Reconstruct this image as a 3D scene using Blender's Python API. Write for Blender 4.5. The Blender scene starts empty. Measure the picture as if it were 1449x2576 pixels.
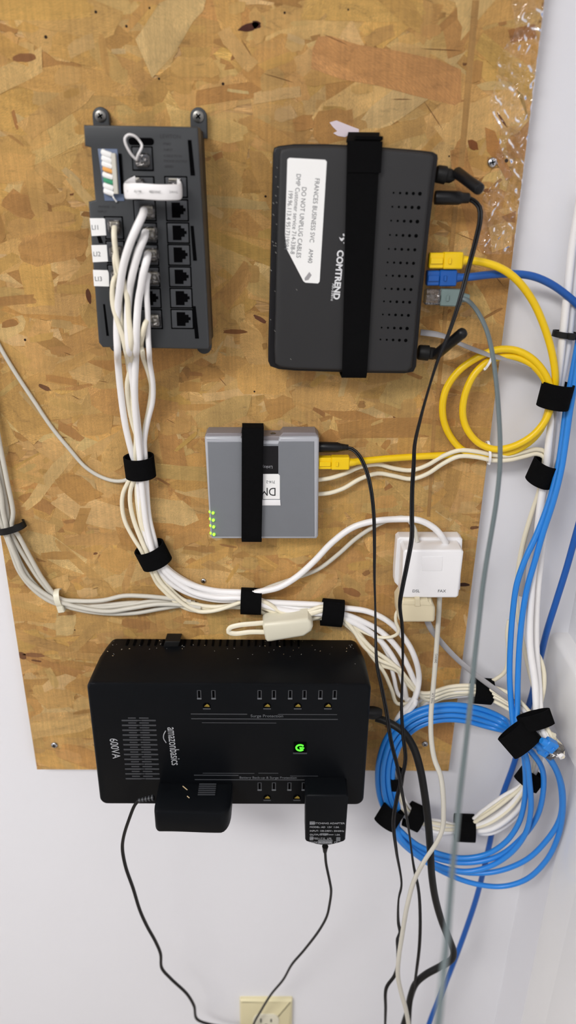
import bpy, math, random
from mathutils import Vector, Matrix
import numpy as np
rnd = random.Random(7); rnd2 = random.Random(8)
C = bpy.context.scene.collection

# ------------------------------------------------------------------ camera model (millimetres)
F = 1860.0; CX, CY = 724.5, 1288.0
PITCH = math.radians(23.2); YAW = math.radians(0.7); ROLL = math.radians(0.72)
D = 620.0; CAMZ = 1330.0
cam_pos = Vector((0, -D, CAMZ))
fwd = Vector((math.sin(YAW)*math.cos(PITCH), math.cos(YAW)*math.cos(PITCH), -math.sin(PITCH)))
r0 = Vector((math.cos(YAW), -math.sin(YAW), 0)); u0 = r0.cross(fwd)
right = math.cos(ROLL)*r0 + math.sin(ROLL)*u0
up = -math.sin(ROLL)*r0 + math.cos(ROLL)*u0

def ray(px, py):
    return fwd + right*((px-CX)/F) - up*((py-CY)/F)
def P(px, py, h=0.0):
    """photo position -> point h mm in front of the back wall (mm)"""
    d = ray(px, py); t = (D-h)/d.y
    return cam_pos + d*t
XW = P(1308, 2235, 0).x                      # the side wall
def PC(px, py, h, r=3.0):
    p = P(px, py, h)
    lim = XW - r - 1.0
    if p.x > lim:
        d = ray(px, py); p = cam_pos + d*(lim/d.x)
    return p

# ------------------------------------------------------------------ colour / materials
def lin(c):
    return tuple(((v/255)/12.92 if v/255 <= .04045 else ((v/255+.055)/1.055)**2.4) for v in c)
MATS = {}
def mat(name, rgb, rough=.5, metal=0, spec=.5, noise=0, nscale=40, bump=0, bscale=300, emit=None, es=0, sheen=0, coat=0):
    m = bpy.data.materials.new(name); m.use_nodes = True
    nt = m.node_tree; b = nt.nodes['Principled BSDF']
    col = (*lin(rgb), 1)
    b.inputs['Base Color'].default_value = col
    b.inputs['Roughness'].default_value = rough
    b.inputs['Metallic'].default_value = metal
    b.inputs['Specular IOR Level'].default_value = spec
    if sheen: b.inputs['Sheen Weight'].default_value = sheen
    if coat: b.inputs['Coat Weight'].default_value = coat
    tc = nt.nodes.new('ShaderNodeTexCoord')
    if noise:
        n = nt.nodes.new('ShaderNodeTexNoise'); n.inputs['Scale'].default_value = nscale; n.inputs['Detail'].default_value = 4
        nt.links.new(tc.outputs['Object'], n.inputs['Vector'])
        mx = nt.nodes.new('ShaderNodeMix'); mx.data_type = 'RGBA'
        mx.inputs[6].default_value = tuple(min(1, v*(1-noise)) for v in col[:3])+(1,)
        mx.inputs[7].default_value = tuple(min(1, v*(1+noise)) for v in col[:3])+(1,)
        nt.links.new(n.outputs['Fac'], mx.inputs[0]); nt.links.new(mx.outputs[2], b.inputs['Base Color'])
    if bump:
        n2 = nt.nodes.new('ShaderNodeTexNoise'); n2.inputs['Scale'].default_value = bscale; n2.inputs['Detail'].default_value = 3
        nt.links.new(tc.outputs['Object'], n2.inputs['Vector'])
        bp = nt.nodes.new('ShaderNodeBump'); bp.inputs['Strength'].default_value = bump; bp.inputs['Distance'].default_value = .0005
        nt.links.new(n2.outputs['Fac'], bp.inputs['Height']); nt.links.new(bp.outputs['Normal'], b.inputs['Normal'])
    if emit:
        b.inputs['Emission Color'].default_value = (*lin(emit), 1); b.inputs['Emission Strength'].default_value = es
    MATS[name] = m
    return m
mat('wall_paint', (229, 229, 233), .55, noise=.015, nscale=6, bump=.25, bscale=120)
mat('gloss_paint', (234, 233, 232), .22, noise=.01, nscale=8, bump=.05, bscale=60)
mat('floor_vinyl', (150, 140, 128), .5, noise=.1, nscale=12)
mat('ceiling_paint', (225, 225, 222), .8, noise=.02)
mat('panel_plastic', (56, 58, 60), .42, spec=.35, noise=.06, nscale=90, bump=.1, bscale=2500)
mat('panel_side', (50, 45, 42), .5, spec=.25, noise=.06)
mat('jack_plastic', (64, 66, 69), .4, spec=.35, noise=.05)
mat('dark_void', (4, 4, 5), .8, spec=.03, noise=.2)
mat('router_plastic', (44, 44, 45), .55, spec=.3, noise=.05, nscale=60, bump=.15, bscale=3000)
mat('router_rim', (24, 23, 25), .4, spec=.25, noise=.05)
mat('ups_plastic', (14, 16, 19), .42, spec=.09, noise=.06, nscale=60, bump=.12, bscale=2500)
mat('ups_line', (60, 62, 66), .5, noise=.05)
mat('velcro', (11, 11, 12), .98, spec=.08, noise=.3, nscale=900, bump=.6, bscale=1800)
mat('black_rubber', (18, 18, 20), .38, spec=.3, noise=.1, nscale=100)
mat('black_matte', (21, 21, 21), .5, spec=.25, noise=.1, nscale=100)
mat('grey_shell', (118, 121, 126), .38, noise=.03, nscale=80)
mat('grey_rim', (172, 174, 180), .3, noise=.03)
mat('grey_back', (128, 122, 124), .5, noise=.05)
mat('white_cable', (238, 236, 235), .38, noise=.02)
mat('cream_cable', (232, 224, 200), .42, noise=.03)
mat('dusty_cable', (200, 196, 184), .5, noise=.05)
mat('flat_grey_cable', (156, 154, 156), .45, noise=.04)
mat('slate_cable', (100, 112, 114), .33, noise=.05)
mat('yellow_cable', (240, 200, 8), .38, noise=.04, nscale=50)
mat('blue_cable', (38, 130, 216), .36, noise=.04)
mat('deep_blue_cable', (18, 86, 168), .38, noise=.04)
mat('slate_plug', (112, 130, 128), .42, noise=.04)
mat('white_plastic', (240, 239, 240), .3, noise=.01)
mat('beige_plastic', (220, 208, 176), .45, noise=.03)
mat('ivory_plastic', (222, 212, 172), .35, noise=.02)
mat('almond_plastic', (222, 217, 196), .42, noise=.02)
mat('paper_label', (240, 240, 238), .55, noise=.02)
mat('print_grey', (90, 92, 96), .6, noise=.05)
mat('print_faint', (38, 38, 40), .7, noise=.05)
mat('print_dim', (98, 101, 105), .5, noise=.05)
mat('print_silver', (168, 170, 174), .4, noise=.05)
mat('print_white', (225, 226, 228), .5, noise=.02)
mat('steel', (190, 190, 192), .25, metal=1, noise=.08, nscale=200)
mat('dark_steel', (120, 118, 114), .35, metal=1, noise=.08, nscale=200)
mat('brass', (200, 180, 90), .3, metal=1, noise=.08)
mat('keystone_blue', (98, 112, 138), .4, noise=.05)
mat('wire_orange', (232, 168, 90), .45, noise=.05)
mat('wire_green', (60, 150, 110), .45, noise=.05)
mat('ups_green', (60, 255, 40), .4, emit=(70, 255, 40), es=2.2, noise=.02)
mat('led_green', (150, 255, 60), .4, emit=(140, 255, 50), es=1.8, noise=.02)
mat('copper_pins', (190, 120, 70), .3, metal=1, noise=.05)
mat('paper_scrap', (222, 208, 214), .7, noise=.04)
mat('stain_dark', (66, 42, 28), .8, noise=.3, nscale=300)
mat('wood_dust', (214, 190, 150), .8, noise=.1)
mat('pale_dust', (150, 148, 142), .8, noise=.1)

def clear_mat(name, tint, alpha, rough, bump=0, bscale=80):
    m = bpy.data.materials.new(name); m.use_nodes = True; nt = m.node_tree
    nt.nodes.remove(nt.nodes['Principled BSDF']); out = nt.nodes['Material Output']
    tr = nt.nodes.new('ShaderNodeBsdfTransparent'); tr.inputs[0].default_value = (*tint, 1)
    gl = nt.nodes.new('ShaderNodeBsdfGlossy'); gl.inputs['Roughness'].default_value = rough; gl.inputs[0].default_value = (1, .96, .94, 1)
    mx = nt.nodes.new('ShaderNodeMixShader'); fr = nt.nodes.new('ShaderNodeFresnel'); fr.inputs['IOR'].default_value = alpha
    nt.links.new(fr.outputs[0], mx.inputs[0]); nt.links.new(tr.outputs[0], mx.inputs[1]); nt.links.new(gl.outputs[0], mx.inputs[2])
    nt.links.new(mx.outputs[0], out.inputs['Surface'])
    if bump:
        tc = nt.nodes.new('ShaderNodeTexCoord'); n2 = nt.nodes.new('ShaderNodeTexNoise'); n2.inputs['Scale'].default_value = bscale
        n2.inputs['Detail'].default_value = 2; n2.inputs['Distortion'].default_value = 1.2
        nt.links.new(tc.outputs['Object'], n2.inputs['Vector'])
        bp = nt.nodes.new('ShaderNodeBump'); bp.inputs['Strength'].default_value = bump; bp.inputs['Distance'].default_value = .004
        nt.links.new(n2.outputs['Fac'], bp.inputs['Height']); nt.links.new(bp.outputs['Normal'], gl.inputs['Normal'])
    MATS[name] = m
clear_mat('clear_plug', (.78, .78, .76), 2.2, .12, .5, 300)
clear_mat('clear_film', (.99, .985, .975), 1.5, .07, .3, 110)

# oriented strand wood: per-flake colour + grain that runs along each flake (UV)
def wood_mat():
    m = bpy.data.materials.new('strand_wood'); m.use_nodes = True; nt = m.node_tree; b = nt.nodes['Principled BSDF']
    N = nt.nodes.new; L = nt.links.new
    at = N('ShaderNodeAttribute'); at.attribute_name = 'flake'
    uv = N('ShaderNodeUVMap'); uv.uv_map = 'grain'
    mp = N('ShaderNodeMapping'); mp.inputs['Scale'].default_value = (14, 260, 1); L(uv.outputs[0], mp.inputs[0])
    n1 = N('ShaderNodeTexNoise'); n1.inputs['Scale'].default_value = 1; n1.inputs['Detail'].default_value = 5; L(mp.outputs[0], n1.inputs[0])
    mp2 = N('ShaderNodeMapping'); mp2.inputs['Scale'].default_value = (40, 1000, 1); L(uv.outputs[0], mp2.inputs[0])
    n2 = N('ShaderNodeTexNoise'); n2.inputs['Scale'].default_value = 1; n2.inputs['Detail'].default_value = 3; L(mp2.outputs[0], n2.inputs[0])
    tc = N('ShaderNodeTexCoord')
    n3 = N('ShaderNodeTexNoise'); n3.inputs['Scale'].default_value = 28; n3.inputs['Detail'].default_value = 6; L(tc.outputs['Object'], n3.inputs[0])
    # screen imprint of the press: fine upright lines
    mp4 = N('ShaderNodeMapping'); mp4.inputs['Scale'].default_value = (420, 1, 16); L(tc.outputs['Object'], mp4.inputs[0])
    n4 = N('ShaderNodeTexNoise'); n4.inputs['Scale'].default_value = 1; n4.inputs['Detail'].default_value = 2; L(mp4.outputs[0], n4.inputs[0])
    def mr(src, a, bb, lo=.37, hi=.63):
        r = N('ShaderNodeMapRange'); r.inputs['From Min'].default_value = lo; r.inputs['From Max'].default_value = hi
        r.inputs['To Min'].default_value = a; r.inputs['To Max'].default_value = bb; L(src, r.inputs[0]); return r.outputs[0]
    def mul(x, y):
        q = N('ShaderNodeMath'); q.operation = 'MULTIPLY'; L(x, q.inputs[0]); L(y, q.inputs[1]); return q.outputs[0]
    f = mul(mul(mr(n1.outputs[0], .74, 1.17), mr(n2.outputs[0], .84, 1.12)), mul(mr(n3.outputs[0], .86, 1.12), mr(n4.outputs[0], .92, 1.06)))
    n5 = N('ShaderNodeTexNoise'); n5.inputs['Scale'].default_value = 110; n5.inputs['Detail'].default_value = 7; n5.inputs['Roughness'].default_value = .65; n5.inputs['Distortion'].default_value = .8
    mp5 = N('ShaderNodeMapping'); mp5.inputs['Scale'].default_value = (.55, 1, 1.3); mp5.inputs['Rotation'].default_value = (0, .35, 0); L(tc.outputs['Object'], mp5.inputs[0]); L(mp5.outputs[0], n5.inputs[0])
    f = mul(f, mul(mr(n5.outputs[0], .72, 1.0, .30, .40), mr(n5.outputs[0], .94, 1.07, .4, .66)))
    vm = N('ShaderNodeVectorMath'); vm.operation = 'SCALE'; L(at.outputs['Color'], vm.inputs[0]); L(f, vm.inputs['Scale'])
    L(vm.outputs[0], b.inputs['Base Color'])
    b.inputs['Roughness'].default_value = .5; b.inputs['Specular IOR Level'].default_value = .35
    bp = N('ShaderNodeBump'); bp.inputs['Strength'].default_value = .6; bp.inputs['Distance'].default_value = .0008
    L(f, bp.inputs['Height']); L(bp.outputs[0], b.inputs['Normal'])
    MATS['strand_wood'] = m
wood_mat()

# ------------------------------------------------------------------ mesh collecting
class MB:
    """collects faces in a local frame (mm): x across, z up, h out of the wall"""
    def __init__(s): s.v = []; s.f = []; s.m = []; s.mats = []
    def mi(s, name):
        if name not in s.mats: s.mats.append(name)
        return s.mats.index(name)
    def add(s, verts, faces, m):
        o = len(s.v); s.v += verts; i = s.mi(m)
        for f in faces: s.f.append([o+k for k in f]); s.m.append(i)
    def pris(s, pts, h0, h1, m, bev=0, seg=3, inset0=0):
        """polygon outline in x,z (any winding) extruded h0..h1, rounded front edge"""
        a = sum(pts[i][0]*pts[(i+1) % len(pts)][1]-pts[(i+1) % len(pts)][0]*pts[i][1] for i in range(len(pts)))
        if a < 0: pts = pts[::-1]
        n = len(pts)
        def inset(d):
            if d == 0: return pts
            out = []
            for i in range(n):
                p0, p1, p2 = pts[i-1], pts[i], pts[(i+1) % n]
                e1 = Vector((p1[0]-p0[0], p1[1]-p0[1])); e2 = Vector((p2[0]-p1[0], p2[1]-p1[1]))
                if e1.length < 1e-6: e1 = e2.copy()
                if e2.length < 1e-6: e2 = e1.copy()
                e1.normalize(); e2.normalize()
                n1 = Vector((-e1.y, e1.x)); n2 = Vector((-e2.y, e2.x)); q = n1+n2
                k = max(q.length_squared/2, .3)
                out.append((p1[0]+q.x*d/k, p1[1]+q.y*d/k))
            return out
        rings = [(pts, h0)]
        if bev:
            for j in range(seg+1):
                t = j/seg*math.pi/2
                rings.append((inset(bev*(1-math.cos(t))), h1-bev+bev*math.sin(t)))
        else: rings.append((pts, h1))
        vv = [(x, z, h) for r, h in rings for x, z in r]
        ff = []
        for k in range(len(rings)-1):
            for i in range(n):
                j = (i+1) % n
                ff.append((k*n+i, k*n+j, (k+1)*n+j, (k+1)*n+i))
        ff.append(tuple((len(rings)-1)*n+i for i in range(n)))
        ff.append(tuple(reversed(range(n))))
        s.add(vv, ff, m)
    def box(s, x0, x1, z0, z1, h0, h1, m, rc=0, bev=0, seg=3):
        if x0 > x1: x0, x1 = x1, x0
        if z0 > z1: z0, z1 = z1, z0
        s.pris(rrect(x0, x1, z0, z1, rc), h0, h1, m, bev, seg)
    def ob(s, c, u, v, w, m, bev=.0):
        """oriented box: centre, three half-axis vectors (x,z,h space), chamfered"""
        c, u, v, w = map(Vector, (c, u, v, w))
        if bev <= 0:
            vs = [c+a*u+b*v+d*w for a in (-1, 1) for b in (-1, 1) for d in (-1, 1)]
            s.add([tuple(x) for x in vs], [(0, 1, 3, 2), (4, 6, 7, 5), (0, 4, 5, 1), (2, 3, 7, 6), (0, 2, 6, 4), (1, 5, 7, 3)], m); return
        bm_pts = []
        lu, lv, lw = u.length, v.length, w.length
        eu, ev, ew = bev/lu, bev/lv, bev/lw
        # cross-section octagon in v,w swept along u with chamfered ends
        def ring(a, k):
            V, W = 1-k*ev, 1-k*ew
            return [c+a*u+p*v+q*w for p, q in ((V, W-ew), (V-ev, W), (-V+ev, W), (-V, W-ew), (-V, -W+ew), (-V+ev, -W), (V-ev, -W), (V, -W+ew))]
        rings = [ring(-1, 1), ring(-1+eu, 0), ring(1-eu, 0), ring(1, 1)]
        vs = [tuple(x) for r in rings for x in r]; ff = []
        for k in range(3):
            for i in range(8): ff.append((k*8+i, k*8+(i+1) % 8, (k+1)*8+(i+1) % 8, (k+1)*8+i))
        ff.append(tuple(range(7, -1, -1))); ff.append(tuple(24+i for i in range(8)))
        s.add(vs, ff, m)
    def tube(s, pts, r, m, n=12, rh=None, flat_dir=None, cap=True, radii=None):
        """sweep an ellipse along pts (x,z,h vectors)"""
        pts = [Vector(p) for p in pts]; rings = []
        T = []
        for i in range(len(pts)):
            t = pts[min(i+1, len(pts)-1)]-pts[max(i-1, 0)]
            T.append(t.normalized() if t.length > 1e-9 else Vector((0, 0, 1)))
        ref = Vector(flat_dir) if flat_dir else (Vector((0, 0, 1)) if abs(T[0].z) < .9 else Vector((1, 0, 0)))
        nrm = (ref - T[0]*ref.dot(T[0])).normalized()
        for i in range(len(pts)):
            if flat_dir:
                q = Vector(flat_dir) - T[i]*Vector(flat_dir).dot(T[i])
                if q.length > .15: nrm = q.normalized()
                else: nrm = (nrm - T[i]*nrm.dot(T[i])).normalized()
            else:
                q = nrm - T[i]*nrm.dot(T[i]); nrm = q.normalized() if q.length > 1e-6 else nrm
            b = T[i].cross(nrm)
            k = radii[i] if radii else 1
            rr, hh = r*k, (rh or r)*k
            rings.append([pts[i]+b*rr*math.cos(a)+nrm*hh*math.sin(a) for a in (2*math.pi*j/n for j in range(n))])
        vs = [tuple(x) for R in rings for x in R]; ff = []
        for k in range(len(rings)-1):
            for i in range(n): ff.append((k*n+i, k*n+(i+1) % n, (k+1)*n+(i+1) % n, (k+1)*n+i))
        if cap: ff.append(tuple(range(n-1, -1, -1))); ff.append(tuple((len(rings)-1)*n+i for i in range(n)))
        s.add(vs, ff, m)
    def lathe(s, c, axis, prof, m, n=24):
        """prof: [(distance along axis, radius)]"""
        c = Vector(c); axis = Vector(axis).normalized()
        ref = Vector((0, 1, 0)) if abs(axis.y) < .9 else Vector((1, 0, 0))
        a = axis.cross(ref).normalized(); b = axis.cross(a)
        vs = []; ff = []
        for d, r in prof:
            vs += [tuple(c+axis*d+a*r*math.cos(2*math.pi*j/n)+b*r*math.sin(2*math.pi*j/n)) for j in range(n)]
        for k in range(len(prof)-1):
            for i in range(n): ff.append((k*n+i, k*n+(i+1) % n, (k+1)*n+(i+1) % n, (k+1)*n+i))
        ff.append(tuple(range(n-1, -1, -1))); ff.append(tuple((len(prof)-1)*n+i for i in range(n)))
        s.add(vs, ff, m)
    def band(s, c, u, v, w, a, b, half, m, th=1.0, n=36, t0=0, t1=2*math.pi, flare=0, wob=0, tail=None):
        """hook-and-loop wrap: ellipse in the u,w plane (radii a,b), 2*half wide along v"""
        c, u, v, w = map(Vector, (c, u, v, w)); u.normalize(); v.normalize(); w.normalize()
        N = n; vs = []; ff = []
        cnt = N+1
        for i in range(cnt):
            t = t0+(t1-t0)*i/N
            e = u*math.cos(t)+w*math.sin(t)
            o = 1 + wob*math.sin(3*t+a)
            k = .03*i/N
            base = c+u*a*(1+k)*math.cos(t)*o+w*b*(1+k)*math.sin(t)*o
            nn = (u*math.cos(t)/a+w*math.sin(t)/b).normalized()
            sh = v*(flare*math.sin(t))
            for q, d in ((-1, 0), (1, 0), (1, 1), (-1, 1)):
                vs.append(tuple(base+v*(half*q)+sh+nn*(th*d)))
        for i in range(N):
            for j in range(4): ff.append((i*4+j, i*4+(j+1) % 4, (i+1)*4+(j+1) % 4, (i+1)*4+j))
        ff.append((3, 2, 1, 0)); ff.append(tuple(N*4+j for j in range(4)))
        s.add(vs, ff, m)

def rrect(x0, x1, z0, z1, rc, n=5):
    if rc <= 0: return [(x0, z0), (x1, z0), (x1, z1), (x0, z1)]
    out = []
    for cx, cz, a0 in ((x1-rc, z0+rc, -90), (x1-rc, z1-rc, 0), (x0+rc, z1-rc, 90), (x0+rc, z0+rc, 180)):
        for i in range(n+1):
            a = math.radians(a0+90*i/n); out.append((cx+rc*math.cos(a), cz+rc*math.sin(a)))
    return out

def mesh_obj(name, mb, origin=None, smooth=35, parent=None, loc=None):
    """local (x,z,h) mm -> Blender metres (x,-h,z)"""
    me = bpy.data.meshes.new(name)
    me.from_pydata([(x*.001, -h*.001, z*.001) for x, z, h in mb.v], [], mb.f)
    for mn in mb.mats: me.materials.append(MATS[mn])
    me.polygons.foreach_set('material_index', mb.m)
    me.validate(); me.update()
    import bmesh
    bm = bmesh.new(); bm.from_mesh(me); bmesh.ops.recalc_face_normals(bm, faces=bm.faces); bm.to_mesh(me); bm.free()
    me.polygons.foreach_set('use_smooth', [True]*len(me.polygons))
    me.set_sharp_from_angle(angle=math.radians(smooth))
    o = bpy.data.objects.new(name, me); C.objects.link(o)
    if parent: o.parent = parent
    if loc is not None: o.location = loc
    return o

def tag(o, label, cat, group=None, kind=None):
    if label: o['label'] = label
    if cat: o['category'] = cat
    if group: o['group'] = group
    if kind: o['kind'] = kind
    return o

class Frame:
    """a thing: Empty with its own turn on the wall; part shapes are given in its local mm frame via photo points"""
    def __init__(s, name, label, cat, px, py, h0, ang=0, group=None):
        s.o = P(px, py, h0); s.h0 = h0; s.a = math.radians(ang)
        s.e = bpy.data.objects.new(name, None); C.objects.link(s.e); s.e.empty_display_size = .02
        s.e.location = s.o*.001; s.e.rotation_euler = (0, s.a, 0)
        tag(s.e, label, cat, group)
    def L(s, px, py, h):
        """photo point on the plane h mm off the wall -> local x, z"""
        d = P(px, py, h)-s.o
        c, n = math.cos(s.a), math.sin(s.a)
        # rotation about +Y by a: x' = c x + n z ; z' = -n x + c z   -> inverse
        return (c*d.x-n*d.z, n*d.x+c*d.z)
    def H(s, h): return h-s.h0
    def part(s, name, mb, parent=None, label=None, smooth=35):
        o = mesh_obj(name, mb, smooth=smooth, parent=parent or s.e)
        if label: o['label'] = label
        return o
    def text(s, name, body, px, py, h, size, rot, m, parent=None, align='LEFT', depth=.05, sx=1, bold=0):
        x, z = s.L(px, py, h)
        o = text_obj(name, body, size, m, depth, align, bold)
        o.parent = parent or s.e
        o.location = (x*.001, -(s.H(h)+.12)*.001, z*.001)
        o.rotation_euler = (math.radians(90), math.radians(rot), 0)
        o.scale = (sx, 1, 1)
        return o

def text_obj(name, body, size, m, depth=.05, align='LEFT', bold=0):
    cu = bpy.data.curves.new(name, 'FONT'); cu.body = body; cu.size = size*.001; cu.extrude = depth*.001
    cu.align_x = align; cu.align_y = 'CENTER'; cu.resolution_u = 3; cu.offset = bold*.001
    cu.space_line = .95
    t = bpy.data.objects.new('tmp', cu); C.objects.link(t)
    dg = bpy.context.evaluated_depsgraph_get(); dg.update()
    me = bpy.data.meshes.new_from_object(t.evaluated_get(dg)); me.name = name
    bpy.data.objects.remove(t); bpy.data.curves.remove(cu)
    me.materials.clear(); me.materials.append(MATS[m])
    o = bpy.data.objects.new(name, me); C.objects.link(o)
    return o

# ------------------------------------------------------------------ smooth paths
def spline(pts, step=3.5):
    pts = [Vector(p) for p in pts]
    Q = [pts[0]*2-pts[1]]+pts+[pts[-1]*2-pts[-2]]
    out = []
    for i in range(1, len(Q)-2):
        p0, p1, p2, p3 = Q[i-1:i+3]
        t0 = 0; t1 = t0+max((p1-p0).length, 1e-3)**.5; t2 = t1+max((p2-p1).length, 1e-3)**.5; t3 = t2+max((p3-p2).length, 1e-3)**.5
        n = max(2, int((p2-p1).length/step))
        for k in range(n):
            t = t1+(t2-t1)*k/n
            A1 = p0*((t1-t)/(t1-t0))+p1*((t-t0)/(t1-t0)); A2 = p1*((t2-t)/(t2-t1))+p2*((t-t1)/(t2-t1)); A3 = p2*((t3-t)/(t3-t2))+p3*((t-t2)/(t3-t2))
            B1 = A1*((t2-t)/(t2-t0))+A2*((t-t0)/(t2-t0)); B2 = A2*((t3-t)/(t3-t1))+A3*((t-t1)/(t3-t1))
            out.append(B1*((t2-t)/(t2-t1))+B2*((t-t1)/(t2-t1)))
    out.append(pts[-1])
    return out

def xzh(p, o): return Vector((p.x-o.x, p.z-o.z, -(p.y-o.y)))

def cable(name, label, cat, pts, r, m, rh=None, flat=None, group=None, twist=False, step=3.5, radii=None):
    """pts (photo x, photo y, mm off wall). One mesh; origin at its first point"""
    W = [PC(px, py, h, r) for px, py, h in pts]
    # leads that leave the picture carry on along the wall
    if pts[-1][1] > 2570: W += [W[-1]+Vector((rnd2.uniform(-6, 6), 4, -120)), W[-1]+Vector((rnd2.uniform(-12, 12), 8, -300))]
    for end in (0, -1):
        px, py, h = pts[end]
        if px < -40 or (px > 1465 and py < 800):
            e1, e2 = W[end]+Vector((0, 0, 150)), W[end]+Vector((0, 0, 420))
            W = [e2, e1]+W if end == 0 else W+[e1, e2]
    o = W[0].copy()
    S = spline([xzh(p, o) for p in W], step)
    mb = MB()
    if twist:   # two-lead flat cord: figure-eight section
        k = r*.55
        T = []
        for i in range(len(S)):
            t = (S[min(i+1, len(S)-1)]-S[max(i-1, 0)]).normalized()
            a = .045*i*step/3.5
            side = t.cross(Vector((0, 0, 1)))
            if side.length < .1: side = Vector((1, 0, 0))
            side.normalize(); nn = t.cross(side)
            T.append(side*math.cos(a)+nn*math.sin(a))
        mb.tube([p+q*k for p, q in zip(S, T)], r*.6, m, n=8)
        mb.tube([p-q*k for p, q in zip(S, T)], r*.6, m, n=8)
    else:
        mb.tube(S, r, m, n=12 if r > 1.2 else 8, rh=rh, flat_dir=flat)
    ob = mesh_obj(name, mb, loc=o*.001, smooth=60)
    tag(ob, label, cat, group)
    ob['_'] = 0; del ob['_']
    return ob, S, o

def child(name, mb, parent, label=None, smooth=35):
    o = mesh_obj(name, mb, parent=parent, smooth=smooth)
    if label: o['label'] = label
    return o

def loc_of(o, px, py, h, r=3):   # local xzh of a photo point in a cable's frame
    return xzh(PC(px, py, h, r), o)

def cord_print(parent, o, body, p0, p1, h, size, m='print_grey'):
    """lettering printed along a cord, from photo point p0 towards p1, on its front"""
    a = loc_of(o, *p0, h); b = loc_of(o, *p1, h); d = b-a
    t = text_obj('print', body, size, m, .02)
    t.parent = parent; t.location = (a.x*.001, -a.z*.001, a.y*.001)
    t.rotation_euler = (math.radians(90), math.atan2(-d.y, d.x), 0)

def rj45(parent, o, pin, pout, h, body_mat, boot_mat, hw=6.0, hh=4.0, h2=None):
    """plug lying parallel to the wall: from photo point pin (in the jack) to pout (cable side)"""
    a = loc_of(o, pin[0], pin[1], h); b = loc_of(o, pout[0], pout[1], h2 if h2 is not None else h)
    d = (b-a); L = d.length; d.normalize()
    w = Vector((0, 0, 1)); w = (w-d*w.dot(d)).normalized(); v = d.cross(w)
    mb = MB(); mb.ob(a+d*(L*.2), d*(L*.2), v*hw*.92, w*hh, body_mat, .7)
    mb.ob(a+d*(L*.2)+w*(hh+.6), d*(L*.17), v*hw*.35, w*.6, body_mat, .2)
    plug = child('plug', mb, parent)
    mb = MB(); mb.ob(a+d*(L*.66), d*(L*.28), v*hw, w*(hh+.6), boot_mat, .9)
    mb.ob(a+d*(L*.56)+w*(hh+1.0), d*(1.0), v*hw*.35, w*.7, boot_mat, .2)
    mb.tube([a+d*(L*.9), a+d*(L*1.0), a+d*(L*1.14)], 3.6, boot_mat, n=12, radii=[1.15, 1, .75])
    child('plug_boot', mb, plug)
    return plug

def wrap(label, px, py, ang, half_px, wpx, depth, h, r_extra=0, flare=0, group=None, tail=0, tail_dir=1, name='cable_tie', dy=0):
    """black hook-and-loop wrap. ang: photo direction of the bundle (deg, 90 = upright); half_px: half length along bundle; wpx: half width across"""
    c = PC(px, py, h, 8)
    sc = (P(px+50, py, h)-P(px-50, py, h)).length/100
    o = c.copy()
    v = Vector((math.cos(math.radians(ang)), math.sin(math.radians(ang)), 0))
    u = Vector((v.y, -v.x, 0)); w = Vector((0, 0, 1))
    if dy:      # the bundle leans away from the wall here
        g = (PC(px, py, h, 8)-cam_pos).normalized(); g = Vector((g.x, g.z, -g.y))
        v = (v-g*g.dot(v)*dy).normalized(); u = (u-v*u.dot(v)).normalized(); w = u.cross(v)
        if w.z < 0: w = -w
    mb = MB()
    mb.band((0, 0, 0), u, v, w, wpx*sc, depth, half_px*sc, 'velcro', th=1.3, t0=-.6, t1=2*math.pi-.6+.9, flare=flare, wob=.02)
    if tail:
        s = 1 if tail_dir > 0 else -1
        mb.ob(u*(s*(wpx*sc+tail*.3))+w*(-depth*.2), u*(tail*.5), v*half_px*sc, w*.6, 'velcro', .2)
    ob = mesh_obj(name, mb, loc=o*.001, smooth=50)
    tag(ob, label, 'cable tie', group)
    return ob

# ------------------------------------------------------------------ the room
def wbox(name, x0, x1, y0, y1, z0, z1, m):
    mb = MB(); mb.box(x0, x1, z0, z1, -y1, -y0, m)
    o = mesh_obj(name, mb); o['kind'] = 'structure'; return o
BX0, BX1 = -1900, XW
wbox('wall_back', BX0-100, XW+100, 0, 100, 0, 2550, 'wall_paint')
wbox('wall_right', XW, XW+100, -2200, 0, 0, 2550, 'wall_paint')
wbox('wall_left', BX0-100, BX0, -2200, 0, 0, 2550, 'wall_paint')
wbox('floor', BX0-100, XW+100, -2200, 100, -60, 0, 'floor_vinyl')
wbox('ceiling', BX0-100, XW+100, -2200, 100, 2550, 2610, 'ceiling_paint')
# painted ledge on the side wall, and the upright casing below it
lt = P(1385, 1597, 0); lb = P(1372, 1755, 0)
mb = MB()
mb.pris([(lt.x, lb.z), (XW+1, lb.z), (XW+1, lt.z+3), (lt.x+6, lt.z+3), (lt.x+2, lt.z+1.5), (lt.x, lt.z-2)], 0.0, 900, 'gloss_paint')
o = mesh_obj('trim_1', mb, smooth=50); o['kind'] = 'structure'
def side_h(px, py):
    d = ray(px, py); p = cam_pos+d*(XW/d.x); return -p.y
mb = MB()
ha, hb_ = side_h(1350, 2400), side_h(1420, 2400)
mb.box(XW-1.5, XW+1, 60, lb.z+4, ha, hb_, 'gloss_paint', bev=.8)
mb.box(XW-3.0, XW+1, 60, lb.z+4, hb_, hb_+90, 'gloss_paint', bev=1.2)
o = mesh_obj('trim_2', mb, smooth=50); o['kind'] = 'structure'

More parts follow.
